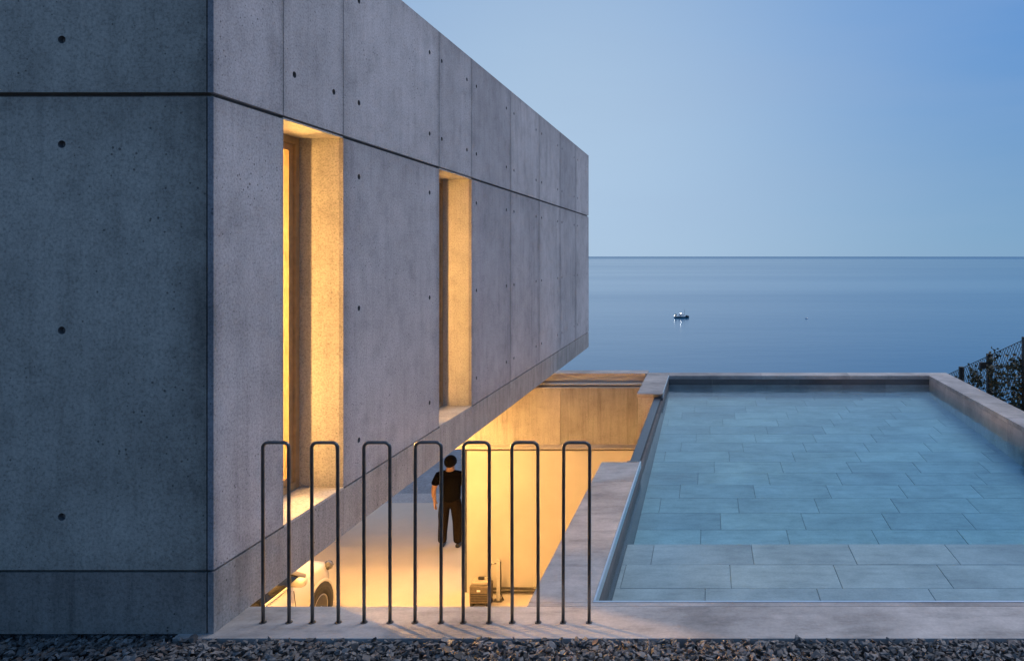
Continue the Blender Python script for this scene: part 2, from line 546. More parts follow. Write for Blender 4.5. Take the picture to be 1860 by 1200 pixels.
SEA_Z = CZ - 33.5
sv, sf = [], []
rings = [0, 60, 120, 250, 500, 1000, 2000, 4000, 8000, 13000, 17700]
nseg = 96
for r_ in rings:
    for k in range(nseg):
        a = 2 * math.pi * k / nseg
        sv.append((r_ * math.cos(a), r_ * math.sin(a), SEA_Z))
for i in range(len(rings) - 1):
    for k in range(nseg):
        a = i * nseg + k; b = i * nseg + (k + 1) % nseg
        if i == 0: sf.append((a, b + nseg, a + nseg)) if False else sf.append((a, a + nseg, b + nseg))
        else: sf.append((a, a + nseg, b + nseg, b))
sea = link('sea', mesh_from(sv, sf), M['sea'])
tag(sea, 'calm blue sea reaching to the horizon', 'sea', kind='structure')

# courtyard floor, drain joint, driveway beyond
box('courtyard_floor', -13.6, -1.06, 4.2, 16.45, YG - 0.12, YG, M['yard'])
tag(bpy.data.objects['courtyard_floor'], 'pale concrete courtyard floor lit warm yellow', 'floor', kind='structure')
box('gutter', -13.6, -1.06, 16.47, 17.15, YG - 0.14, YG - 0.012, M['gutter'])
tag(bpy.data.objects['gutter'], 'pale gutter strip across the driveway mouth', 'gutter', kind='structure')
box('driveway', -13.6, -1.06, 17.17, 24.4, YG - 0.14, YG - 0.02, M['asphalt'])
tag(bpy.data.objects['driveway'], 'blue grey driveway beyond the courtyard opening', 'driveway', kind='structure')

# ------------------------------------------------------------------ house
HB = CZ - 2.04                  # slab bottom
J1 = CZ - 1.703                 # lower joint / sill level
J2 = CZ + 0.866                 # upper joint / window head
HT = CZ + 2.215                 # roof edge
Ys = [3.92, 4.563, 5.312, 7.201, 8.185, 9.80, 11.454, 13.065, 14.637, 16.18]
TH = 0.032
HOLE_R = 0.021
house = empty('concrete_house', (-7.4, 10, HB), 'long grey concrete house on the left, with two tall lit window slots', 'house')

def panel_mesh(u0, u1, v0, v1, holes, place, mat, thick=TH):
    """slab in local (u, v, depth) with conical tie holes; place maps to world"""
    s = HOLE_R * 1.6
    hu = sorted({round(h[0], 4) for h in holes}); hv = sorted({round(h[1], 4) for h in holes})
    us = sorted({u0, u1, *[h - s for h in hu], *[h + s for h in hu]})
    vs = sorted({v0, v1, *[h - s for h in hv], *[h + s for h in hv]})
    bm = bmesh.new()
    cache = {}
    def V(u, v, d):
        k = (round(u, 5), round(v, 5), round(d, 5))
        if k not in cache: cache[k] = bm.verts.new(place(u, v, d))
        return cache[k]
    hs = {(round(a, 4), round(b, 4)) for a, b in holes}
    N = 16
    for i in range(len(us) - 1):
        for j in range(len(vs) - 1):
            a, b, c, d = us[i], us[i + 1], vs[j], vs[j + 1]
            cu, cv = round((a + b) / 2, 4), round((c + d) / 2, 4)
            hit = next(((x, y) for x, y in hs if abs(x - cu) < 1e-3 and abs(y - cv) < 1e-3), None)
            if hit is None:
                bm.faces.new([V(a, c, 0), V(b, c, 0), V(b, d, 0), V(a, d, 0)])
                continue
            cu, cv = hit
            ang = [2 * math.pi * (k + 0.5) / N - math.pi for k in range(N)]
            rim = [V(cu + HOLE_R * math.cos(t_), cv + HOLE_R * math.sin(t_), 0) for t_ in ang]
            inn = [V(cu + HOLE_R * .72 * math.cos(t_), cv + HOLE_R * .72 * math.sin(t_), thick * 0.75) for t_ in ang]
            bot = V(cu, cv, thick * 0.8)
            cor = [V(a, c, 0), V(b, c, 0), V(b, d, 0), V(a, d, 0)]
            q = N // 4
            for k in range(N):
                k2 = (k + 1) % N
                bm.faces.new([rim[k], rim[k2], inn[k2], inn[k]]).material_index = 1
                bm.faces.new([inn[k], inn[k2], bot]).material_index = 2
            # corners sit at -135, -45, 45, 135 deg
            for ci, c_ in enumerate(cor):
                centre = (-135 + 90 * ci)
                ks = [k for k in range(N) if abs(((math.degrees(ang[k]) - centre + 180) % 360) - 180) < 45.1]
                ks.sort(key=lambda k: ((math.degrees(ang[k]) - centre + 180) % 360))
                for k, k2 in zip(ks[:-1], ks[1:]): bm.faces.new([c_, rim[k2], rim[k]])
                nxt = cor[(ci + 1) % 4]
                bm.faces.new([c_, nxt, rim[(ks[-1] + 1) % N], rim[ks[-1]]])
    # sides
    for (a, b, lst, fixed) in ((0, 0, us, v0), (0, 0, us, v1)):
        for x, y in zip(lst[:-1], lst[1:]):
            bm.faces.new([V(x, fixed, 0), V(y, fixed, 0), V(y, fixed, thick), V(x, fixed, thick)])
    for fixed in (u0, u1):
        for x, y in zip(vs[:-1], vs[1:]):
            bm.faces.new([V(fixed, x, 0), V(fixed, y, 0), V(fixed, y, thick), V(fixed, x, thick)])
    me = bm_mesh(bm)
    me.materials.append(mat); me.materials.append(M['core']); me.materials.append(M['plug'])
    return me

side = lambda u, v, d: (XW - d, u, v)
front = lambda u, v, d: (u, YF + d, v)
RZ = [CZ - 1.41, CZ - 0.405, CZ + 0.598]        # tie rows below the upper joint
RU = [CZ + 1.162, CZ + 1.94]                    # above
GV = 0.0035
GH = 0.0125
def inset(i):
    return {0: None, 1: (0.12, 0.13), 2: (0.235, 0.24), 3: (0.07, 0.15)}.get(i, (0.17, 0.20))
for i in range(9):
    a, b = Ys[i] + GV, Ys[i + 1] - GV
    if i == 0: a = YF
    ins = inset(i)
    hu = [] if ins is None else [a + ins[0], b - ins[1]]
    link('panel', panel_mesh(a, b, J2 + GH, HT, [(u, z) for u in hu for z in RU], side, M['concrete']), None, house)
    if i not in (1, 3):
        if i in (0, 2): b = Ys[i + 1]
        if i in (2, 4): a = Ys[i]
        link('panel', panel_mesh(a, b, J1 + 0.007, J2 - GH, [(u, z) for u in hu for z in RZ], side, M['concrete']), None, house)
# slab edge pieces along the side
Sb = [YF, 5.312, 8.185, 11.454, 14.637, 16.18]
for a, b in zip(Sb[:-1], Sb[1:]):
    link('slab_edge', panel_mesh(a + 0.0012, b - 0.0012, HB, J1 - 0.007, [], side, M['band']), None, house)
# front face
Xf = [XW - TH - 0.007, -5.07, -7.47, -9.87, -12.2]
for x1, x0 in zip(Xf[:-1], Xf[1:]):
    hx = [x1 - 0.78, x0 + 0.80]
    for z0, z1, rr_ in ((J2 + GH, HT, RU), (J1 + 0.007, J2 - GH, RZ)):
        link('panel', panel_mesh(x0 + GV, x1 - GV * 0.2, z0, z1, [(u, z) for u in hx for z in rr_], front, M['concrete_front']), None, house)
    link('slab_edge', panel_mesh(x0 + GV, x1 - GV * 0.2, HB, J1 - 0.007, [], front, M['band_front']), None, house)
# backing walls (seen only in the joints and window slots)
XI = XW - 0.40
CX = XW - TH
def wall_piece(y0, y1, z0, z1, mat, x0=XI, x1=CX):
    return box('wall', x0, x1, y0, y1, z0, z1, mat, house)
for a, b in ((YF + TH + 0.001, Ys[1]), (Ys[2], Ys[3]), (Ys[4], 16.15)):
    wall_piece(a, b, J1, J2, M['reveal'])
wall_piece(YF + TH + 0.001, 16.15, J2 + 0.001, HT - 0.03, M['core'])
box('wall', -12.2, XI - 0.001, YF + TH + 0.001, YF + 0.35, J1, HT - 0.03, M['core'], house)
box('wall', -12.2, -12.0, YF + 0.352, 16.15, J1, HT - 0.03, M['concrete'], house)
box('wall', -11.998, XI - 0.001, 15.85, 16.18, J1, HT - 0.03, M['concrete'], house)
box('wall', -7.2, -7.05, YF + 0.352, 15.848, J1 + 0.001, J2 - 0.001, M['plaster'], house)
box('wall', -7.048, XI - 0.001, 6.55, 6.65, J1 + 0.001, J2 - 0.001, M['plaster'], house)  # unseen partition added to keep the middle lamp's light off the far slot
box('floor_slab', -12.2, CX, YF + TH + 0.001, 16.17, HB + 0.003, J1 - 0.002, M['concrete'], house)
box('ceiling', -11.99, XI - 0.002, YF + 0.353, 15.845, J2, J2 + 0.2, M['plaster'], house)
box('roof', -12.2, CX, YF + TH + 0.001, 16.17, HT - 0.028, HT + 0.004, M['zinc'], house)
# head / sill linings of the slots
for a, b in ((Ys[1], Ys[2]), (Ys[3], Ys[4])):
    w = bpy.data.objects.new('window', None); COL.objects.link(w); w.location = (XI, (a + b) / 2, J1); attach(w, house)
    w.location = (XI, (a + b) / 2, J1)
    box('sill', XI, XW + 0.004, a + 0.002, b - 0.002, J1 - 0.006, J1 + 0.012, M['reveal'], w)
    box('lintel', XI, XW - 0.002, a + 0.001, b - 0.001, J2 - GH, J2 - 0.001, M['reveal'], w)
    xf = XW - 0.32
    fr_bm = bmesh.new()
    z0, z1 = J1 + 0.013, J2 - GH - 0.001
    for (y0, y1, zz0, zz1) in ((a + .002, a + .05, z0, z1), (b - .05, b - .002, z0, z1), (a + .0505, b - .0505, z0, z0 + .05), (a + .0505, b - .0505, z1 - .05, z1)):
        add_box(fr_bm, xf - 0.07, xf, y0, y1, zz0, zz1)
    link('frame', bm_mesh(fr_bm), M['bronze'], w)
    sb = bmesh.new()
    for (y0, y1, zz0, zz1) in ((a + .052, a + .10, z0 + .052, z1 - .052), (b - .10, b - .052, z0 + .052, z1 - .052), (a + .1005, b - .1005, z0 + .052, z0 + .10), (a + .1005, b - .1005, z1 - .10, z1 - .052)):
        add_box(sb, xf - 0.06, xf - 0.02, y0, y1, zz0, zz1)
    link('sash', bm_mesh(sb), M['bronze'], w)
    box('pane', xf - 0.045, xf - 0.037, a + .099, b - .099, z0 + .099, z1 - .099, M['glass'], w)

# room lamps behind the slots: slim floor lamps with a tall glowing tube
def floor_lamp(x, y, label, mat):
    zf = J1 - 0.002
    e = empty('floor_lamp', (x, y, zf), label, 'lamp', 'floor lamps in the house')
    lathe('base', [(0.13, 0.0), (0.13, 0.018), (0.04, 0.03), (0.04, 0.10)], (x, y, zf), M['black'], e, 20)
    lathe('glowing_tube', [(0.02, 0.101), (0.036, 0.11), (0.036, 2.38), (0.02, 2.40)], (x, y, zf), mat, e, 14)
    lathe('cap', [(0.038, 2.401), (0.038, 2.43), (0.01, 2.44)], (x, y, zf), M['black'], e, 14)
floor_lamp(-3.72, 4.56, 'tall glowing tube lamp in the room, at the tall near window slot', M['globe'])
floor_lamp(-5.0, 6.05, 'tall glowing tube lamp in the room, between the two window slots', M['globe2'])
floor_lamp(-3.80, 7.12, 'tall glowing tube lamp in the room, at the narrow far window slot', M['globe3'])

# soffit lights under the house
dls = [(-3.6, 7.0), (-3.6, 10.2), (-6.2, 7.5), (-6.9, 11.1), (-5.4, 11.55), (-4.7, 10.85), (-6.0, 10.4)]
where = ['near corner', 'yellow wall', 'car tail', 'car nose', 'courtyard opening', 'dark equipment box', 'car roof']
for (x, y), wv in zip(dls, where):
    e = empty('soffit_light', (x, y, HB), 'round soffit light under the concrete house, above the ' + wv, 'lamp', 'soffit lights under the house')
    lathe('housing', [(0.09, 0.0), (0.09, -0.02), (0.075, -0.022), (0.072, -0.005)], (x, y, HB + 0.002), M['steel_dark'], e, 20)
    lathe('diffuser', [(0.071, 0.0), (0.071, -0.012), (0.04, -0.016)], (x, y, HB), M['downlight'], e, 20)
# bulkhead lamps on the retaining wall below the kerb
for x, wv in ((-3.1, 'right of the pair'), (-4.7, 'left of the pair')):
    e = empty('bulkhead_lamp', (x, 4.196, -1.0), 'oblong wall lamp on the retaining wall below the kerb, ' + wv, 'lamp', 'bulkhead lamps below the kerb')
    box('housing', x - 0.17, x + 0.17, 4.196, 4.235, -1.09, -0.91, M['steel_dark'], e, 0.01)
    box('diffuser', x - 0.15, x + 0.15, 4.236, 4.262, -1.07, -0.93, M['bulkhead'], e, 0.01)

# ------------------------------------------------------------------ courtyard walls
box('retaining_wall', -12.2, -1.07, 3.98, 4.195, YG, -0.06, M['concrete_yard'])
tag(bpy.data.objects['retaining_wall'], 'concrete retaining wall below the kerb and the hoop railing', 'wall')
box('side_wall', -12.2, -11.9, 4.197, 16.1, YG, HB - 0.002, M['concrete_yard'])
tag(bpy.data.objects['side_wall'], 'concrete wall closing the courtyard under the house', 'wall')

cw = empty('courtyard_wall', (-3.5, 12.1, YG), 'warm lit concrete wall across the end of the courtyard, stepped at its top', 'wall')
YW = 12.30
xj = (1018 - 1287) / 1320 * YW
zt = px(0, 704, YW).z; zl = px(0, 806, YW).z
for a, b in ((-12.0, -5.6), (-5.6, xj), (xj, -1.062)):
    box('panel', a + 0.003, b - 0.003, YW, YW + 0.22, zl - 0.02, zt, M['concrete_yard'], cw, 0.002)
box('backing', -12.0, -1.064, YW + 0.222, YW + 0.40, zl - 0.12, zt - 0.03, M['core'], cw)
# stepped top: ledge, shadow gap, capping kerb
zc0 = px(0, 696, 12.45).z
box('ledge', -12.0, -1.064, YW + 0.10, YW + 0.42, zt + 0.022, zc0, M['render'], cw)
box('upstand', -12.0, -1.064, YW + 0.30, YW + 0.56, zc0 + 0.001, KT - 0.035, M['render'], cw)
box('capping', -12.0, -1.064, YW + 0.27, YW + 0.60, KT - 0.034, KT, M['coping'], cw)
# lower leaf, proud of the beam
YL = 12.06
zl2 = px(0, 815, YL).z
xo = (848 - 1287) / 1320 * YL
box('lintel_ledge', -12.0, -1.064, YL - 0.02, YW - 0.002, zl2, px(0, 806.5, YW).z, M['reveal'], cw)
for a, b in ((xo, -2.9), (-2.9, -1.066)):
    box('panel', a + 0.002, b - 0.002, YL, YL + 0.2, YG + 0.002, zl2 - 0.03, M['render'], cw)
box('gate_post', xo - 0.06, xo - 0.004, YL + 0.02, YL + 0.09, YG + 0.002, zl2 - 0.002, M['zinc'], cw)
tube('skirting_pipe', [(xo + 0.35, YL - 0.05, YG + 0.10), (-1.08, YL - 0.05, YG + 0.10)], 0.022, M['steel_dark'], cw)
tube('skirting_pipe', [(xo + 0.35, YL - 0.04, YG + 0.035), (-1.08, YL - 0.04, YG + 0.035)], 0.016, M['steel_dark'], cw)

box('foundation_wall', -12.2, -2.865, 3.99, 4.19, -0.059, HB - 0.002, M['concrete'])
tag(bpy.data.objects['foundation_wall'], 'low concrete footing under the front face of the house', 'wall')

# ------------------------------------------------------------------ kerb and railing
kerb = empty('kerb', (-1.8, 4.05, KT - 0.14), 'pale concrete kerb carrying the hoop railing above the gravel', 'kerb')
kerb['kind'] = 'structure'
def stone_piece(name, x0, x1, y0, y1, z0, z1, parent, mat=None, bv=0.004):
    return box(name, x0, x1, y0, y1, z0, z1, mat or M['coping'], parent, bv)
stone_piece('slab', -2.86, 2.1988, 3.874, 4.228, KT - 0.16, KT, kerb)
stone_piece('slab', -1.0565, 2.1988, 4.2282, 4.2735, KT - 0.06, KT, kerb, None, 0.0)

ordn = ['first', 'second', 'third', 'fourth', 'fifth', 'sixth', 'seventh']
pairs = [(478, 525), (567, 615), (661, 709), (754, 801), (842, 888), (931, 977), (1023, 1070)]
YR = 4.04
sR = 1320 / YR
hoop_me = None
for i, (a, b) in enumerate(pairs):
    xa, xb = (a - 1287) / sR, (b - 1287) / sR
    xm, hw = (xa + xb) / 2, 0.0722
    lab = 'dark steel hoop of the railing, %s counted from the concrete house' % ordn[i]
    if i == 0: lab = 'dark steel hoop of the railing, nearest to the concrete house'
    if i == 6: lab = 'dark steel hoop of the railing, nearest to the pool'
    e = empty('railing_hoop', (xm, YR, KT), lab, 'railing', 'steel hoops of the railing')
    if hoop_me is None:
        rc = 0.03; zt_ = 1.0
        pts = [(-hw, 0, -0.03), (-hw, 0, 0.3), (-hw, 0, 0.7), (-hw, 0, zt_ - rc)]
        pts += [(-hw + rc - rc * math.cos(t_), 0, zt_ - rc + rc * math.sin(t_)) for t_ in [math.pi / 2 * k / 6 for k in range(1, 7)]]
        pts += [(hw - rc + rc * math.sin(t_), 0, zt_ - rc + rc * math.cos(t_)) for t_ in [math.pi / 2 * k / 6 for k in range(0, 7)]]
        pts += [(hw, 0, 0.7), (hw, 0, 0.3), (hw, 0, -0.03)]
        v_, f_ = [], []
        tube_into(v_, f_, pts, 0.0094, 12)
        hoop_me = mesh_from(v_, f_)
        hoop_me.materials.append(M['steel_dark'])
        hoop_me.polygons.foreach_set('use_smooth', [True] * len(hoop_me.polygons))
        v_, f_ = [], []
        tube_into(v_, f_, [(0, 0, 0.0), (0, 0, 0.004)], 0.0185, 14)
        foot_me = mesh_from(v_, f_); foot_me.materials.append(M['steel_dark'])
    o = bpy.data.objects.new('tube', hoop_me); COL.objects.link(o); o.parent = e
    o.rotation_euler = (R(rnd.uniform(-.3, .3)), R(rnd.uniform(-.25, .25)), 0)
    for sgn in (-1, 1):
        o = bpy.data.objects.new('foot_plate', foot_me); COL.objects.link(o); o.parent = e; o.location = (sgn * hw, 0, 0.0005)

# ------------------------------------------------------------------ pool
PX0, PX1 = -0.673, 3.74          # inner edges
PY0, PY1 = 4.275, 12.32
OX0, OX1, OY1 = -1.058, 4.13, 12.64
NY0, NY1 = 7.18, 10.70           # weir gap in the left coping
WZ = KT - 0.145                  # water level
SH, DP = KT - 0.35, KT - 0.56    # shelf and floor
YS = 6.02                        # shelf edge
SLOPE = 0.034                    # the floor climbs gently to the far end
def floor_z(y): return DP + SLOPE * (y - YS)
pool = empty('swimming_pool', ((PX0 + PX1) / 2, 8, DP - 0.3), 'raised stone swimming pool with pale coping, right of the concrete house', 'pool')
zc = KT - 0.06
def coping(x0, x1, y0, y1): stone_piece('coping_stone', x0, x1, y0, y1, zc, KT, pool)
fx = [2.2, 3.7, 5.2]
for a, b in zip(fx[:-1], fx[1:]): coping(a + 0.0012, b - 0.0012, 3.874, PY0 - 0.0015)
coping(OX0, PX0 - 0.008, PY0 + 0.0015, 6.56); coping(OX0, PX0 - 0.008, 6.563, NY0)
coping(OX0, PX0 - 0.008, NY1, OY1 - 0.002)
for a, b in ((PX0 - 0.007, 0.9), (0.9, 2.4), (2.4, OX1)): coping(a + 0.001, b - 0.001, PY1, OY1)
ry = [PY0 + 0.0015, 5.9, 7.5, 9.1, 10.7, PY1 - 0.002]
for a, b in zip(ry[:-1], ry[1:]): coping(PX1, OX1, a + 0.001, b - 0.001)
# shell below the coping
wt = zc - 0.001
box('shell_wall', -1.04, 4.11, 3.885, PY0 - 0.03, DP - 0.3, wt, M['coping'], pool)
box('shell_wall', -1.04, PX0 - 0.03, PY0 - 0.029, NY0, YG, wt, M['concrete_yard'], pool)
box('shell_wall', -0.80, PX0 - 0.03, NY0 + 0.001, NY1 - 0.001, YG, wt - 0.05, M['concrete_yard'], pool)
box('shell_wall', -1.04, PX0 - 0.03, NY1, 12.60, YG, wt, M['concrete_yard'], pool)
box('shell_wall', PX0 - 0.029, 4.11, PY1 + 0.03, 12.60, -1.9, wt, M['coping'], pool)
box('shell_wall', PX1 + 0.03, 4.11, PY0 - 0.029, PY1 + 0.029, -1.9, wt, M['coping'], pool)
box('shell_floor', PX0 - 0.029, PX1 + 0.029, PY0 - 0.029, PY1 + 0.029, DP - 0.3, DP - 0.012, M['grout'], pool)
zs0, zs1 = floor_z(YS - 0.011) - 0.0125, floor_z(PY1 + 0.029) - 0.0125
link('floor_bed', mesh_from([(x, y, z) for x in (PX0 - 0.028, PX1 + 0.028) for y, z in ((YS - 0.011, DP - 0.0118), (PY1 + 0.028, DP - 0.0118), (PY1 + 0.028, zs1), (YS - 0.011, zs0 + 0.0008))],
     [(0, 1, 2, 3), (7, 6, 5, 4), (0, 4, 5, 1), (1, 5, 6, 2), (2, 6, 7, 3), (3, 7, 4, 0)]), M['grout'], pool)
box('shelf_base', PX0 - 0.028, PX1 + 0.028, PY0 - 0.028, YS - 0.012, DP - 0.0119, SH - 0.012, M['grout'], pool)
# wall facing slabs
def run(a, b, n):
    return [(a + (b - a) * i / n, a + (b - a) * (i + 1) / n) for i in range(n)]
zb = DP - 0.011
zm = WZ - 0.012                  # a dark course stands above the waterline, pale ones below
for a, b in run(PX0 - 0.0, PX1, 6):
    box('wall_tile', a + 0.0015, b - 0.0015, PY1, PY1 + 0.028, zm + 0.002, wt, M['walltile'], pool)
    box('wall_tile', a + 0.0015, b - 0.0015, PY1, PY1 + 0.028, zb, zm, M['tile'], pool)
for a, b in run(PY0, PY1 - 0.001, 10): box('wall_tile', PX1, PX1 + 0.028, a + 0.0015, b - 0.0015, zb, wt, M['tile'], pool)
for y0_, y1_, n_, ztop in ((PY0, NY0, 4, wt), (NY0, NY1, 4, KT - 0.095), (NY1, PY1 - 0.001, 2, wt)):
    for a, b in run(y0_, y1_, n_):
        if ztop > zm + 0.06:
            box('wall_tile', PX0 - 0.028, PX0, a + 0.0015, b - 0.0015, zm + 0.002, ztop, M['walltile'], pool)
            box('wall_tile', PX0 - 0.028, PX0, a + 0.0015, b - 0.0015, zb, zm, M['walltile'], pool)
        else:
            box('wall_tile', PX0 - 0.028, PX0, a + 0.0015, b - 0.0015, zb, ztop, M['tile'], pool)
# steel edge trims
trim = lambda x0, x1, y0, y1, z0, z1: box('edge_trim', x0, x1, y0, y1, z0, z1, M['steel_trim'], pool)
trim(PX0 - 0.0065, PX1, PY0 - 0.001, PY0 + 0.014, zc, KT + 0.004)
trim(PX0 - 0.0065, PX0 + 0.006, PY0 + 0.0145, NY0 + 0.01, zc + 0.002, KT + 0.005)
trim(PX0 - 0.0065, PX0 + 0.004, NY1, PY1 - 0.001, zc + 0.002, KT + 0.005)
# weir channel in the gap
zw = KT - 0.055
ch = box('weir_channel', -0.80, PX0 - 0.030, NY0 + 0.002, NY1 - 0.002, wt - 0.0495, zw, M['zinc'], pool)
box('channel_end', -0.81, PX0 - 0.0285, NY0 + 0.0021, NY0 + 0.03, zw + 0.001, KT + 0.004, M['steel_dark'], ch)
box('channel_end', -0.81, PX0 - 0.0285, NY1 - 0.03, NY1 - 0.0021, zw + 0.001, KT - 0.004, M['steel_dark'], ch)
# floor tiles
TW, TD = 0.80, 0.40
tile_cache = {}
def tile(x0, x1, y0, y1, z, tilt=0.0):
    w, d = x1 - x0, y1 - y0
    key = (round(w, 3), round(d, 3))
    if key not in tile_cache:
        bm = bmesh.new()
        add_box(bm, 0, w, 0, d, -0.012, 0)
        bmesh.ops.bevel(bm, geom=[e for e in bm.edges if all(v.co.z > -0.001 for v in e.verts)], offset=0.003, segments=1, affect='EDGES')
        me = bm_mesh(bm); me.materials.append(M['tile'])
        tile_cache[key] = me
    o = bpy.data.objects.new('floor_tile', tile_cache[key]); COL.objects.link(o)
    o.location = (x0, y0, z + rnd.uniform(-.0012, .0012)); o.rotation_euler = (tilt, 0, 0); attach(o, pool)
def tile_rows(y_start, y_end, z, phase):
    """rows laid back from y_end (towards the viewer) or on from y_start"""
    ys = []
    y = y_start
    while y < y_end - 0.03:
        ys.append((y, min(y + TD, y_end))); y += TD
    return ys
g_ = 0.004
rows = []
y = YS
k = 0
while y > PY0 + 0.02:
    rows.append((max(PY0, y - TD), y, SH, k)); y -= TD; k += 1
y = YS; k = -1
while y < PY1 - 0.02:
    rows.append((y, min(PY1, y + TD), floor_z(y), k)); y += TD; k -= 1
for y0, y1, z, k in rows:
    x = PX0 - TW + ((0.28 - 0.235 * k) % 1.0) * TW
    while x < PX1 - 0.02:
        a, b = max(x, PX0), min(x + TW, PX1)
        if b - a > 0.03: tile(a + g_ / 2, b - g_ / 2, y0 + g_ / 2, y1 - g_ / 2, z, math.atan(SLOPE) if y0 > YS - 0.01 else 0.0)
        x += TW
for a, b in run(PX0, PX1, 6): box('riser_tile', a + 0.002, b - 0.002, YS - 0.0115, YS - 0.0005, DP + 0.001, SH - 0.0125, M['tile'], pool)

wv = box('pool_water', PX0 - 0.015, PX1 + 0.015, PY0 - 0.015, PY1 + 0.015, DP - 0.02, WZ, M['pool_water'])
tag(wv, 'still blue water filling the swimming pool', 'water', kind='structure')

# ------------------------------------------------------------------ gravel
def make_chip(r_):
    bm = bmesh.new()
    for _ in range(9):
        p = Vector((r_.gauss(0, 1), r_.gauss(0, 1), r_.gauss(0, 1))).normalized()
        bm.verts.new((p.x * 0.5, p.y * 0.32, p.z * 0.19))
    res = bmesh.ops.convex_hull(bm, input=list(bm.verts))
    bmesh.ops.delete(bm, geom=[v for v in bm.verts if not v.link_faces], context='VERTS')
    bm.verts.index_update()
    vs = [v.co.copy() for v in bm.verts]; fs = [tuple(v.index for v in f.verts) for f in bm.faces]
    bm.free()
    return vs, fs
chips = [make_chip(rnd) for _ in range(14)]
cv_, cf_, ctone = [], [], []
def scatter(n, x0, x1, y0, y1, z0, z1, s0, s1):
    for _ in range(n):
        vs, fs = rnd.choice(chips)
        s = rnd.uniform(s0, s1) if rnd.random() > 0.12 else rnd.uniform(s1, s1 * 1.35)
        m = Matrix.Translation((rnd.uniform(x0, x1), rnd.uniform(y0, y1), rnd.uniform(z0, z1))) @ Matrix.Rotation(rnd.uniform(0, 6.28), 4, 'Z') @ Matrix.Rotation(rnd.gauss(0, 0.45), 4, 'X') @ Matrix.Rotation(rnd.gauss(0, 0.4), 4, 'Y') @ Matrix.Scale(s, 4)
        b = len(cv_)
        cv_.extend(m @ v for v in vs)
        cf_.extend(tuple(i + b for i in f) for f in fs)
        ctone.extend([rnd.random()] * len(fs))
scatter(26000, -6.0, 4.6, 3.2, 3.868, 0.062, 0.100, 0.027, 0.058)
scatter(1500, -6.5, -2.9, 3.80, 3.95, 0.045, 0.085, 0.025, 0.05)
gm = mesh_from(cv_, cf_)
at = gm.attributes.new('tone', 'FLOAT', 'FACE'); at.data.foreach_set('value', ctone)
gr = link('gravel', gm, M['chips'])
tag(gr, 'dark slate gravel chips along the foot of the house and kerb', 'gravel', kind='stuff')

# ------------------------------------------------------------------ person
def skin_mesh(name, chains, mat, parent, sub=2, root=0):
    """chains: list of lists of (key, (x,y,z), (rx,ry)); equal keys are shared joints"""
    bm = bmesh.new()
    lay = bm.verts.layers.skin.verify()
    V = {}
    for ch in chains:
        prev = None
        for item in ch:
            key = item[0]
            if key not in V:
                v = bm.verts.new(item[1]); v[lay].radius = item[2]; V[key] = v
                v[lay].use_root = (len(V) == 1)
            if prev is not None and prev is not V[key]:
                if bm.edges.get((prev, V[key])) is None: bm.edges.new((prev, V[key]))
            prev = V[key]
    me = bpy.data.meshes.new(name)
    bm.to_mesh(me); bm.free()
    me.materials.append(mat)
    o = bpy.data.objects.new(name, me); COL.objects.link(o)
    sk = o.modifiers.new('Skin', 'SKIN'); sk.use_smooth_shade = True; sk.branch_smoothing = 0.3
    if sub:
        s = o.modifiers.new('Subsurf', 'SUBSURF'); s.levels = sub; s.render_levels = sub
    o.parent = parent
    return o

pp = px(818, 994, 13.95); 
person = empty('person', (pp.x, 13.95, YG), 'person in black t-shirt and dark trousers standing in the courtyard, seen from behind', 'person')
K = lambda *a: a
# faces +Y; x to the right of the picture
pel = K('pel', (0, 0, 0.98), (0.13, 0.09)); wst = K('wst', (0, -0.005, 1.10), (0.13, 0.085))
chs = K('chs', (0, -0.01, 1.30), (0.145, 0.09)); shd = K('shd', (0, -0.01, 1.42), (0.10, 0.06))
nk = K('nk', (0, 0.0, 1.50), (0.058, 0.06)); hd0 = K('hd0', (0, 0.012, 1.575), (0.066, 0.078)); hd1 = K('hd1', (0, 0.012, 1.66), (0.074, 0.092)); hd2 = K('hd2', (0, 0.005, 1.725), (0.05, 0.062))
body_ch = [[pel, wst, chs, shd, nk, hd0, hd1, hd2]]
shirt_ch = [[K('a', (0, 0, 0.84), (0.185, 0.135)), K('b', (0, -0.005, 1.04), (0.182, 0.132)), K('c', (0, -0.01, 1.26), (0.20, 0.137)), K('d', (0, -0.012, 1.43), (0.15, 0.112)), K('e', (0, -0.006, 1.512), (0.082, 0.085))]]
trou_ch = [[K('p', (0, 0, 1.04), (0.165, 0.118)), K('q', (0, 0, 0.90), (0.165, 0.12))]]
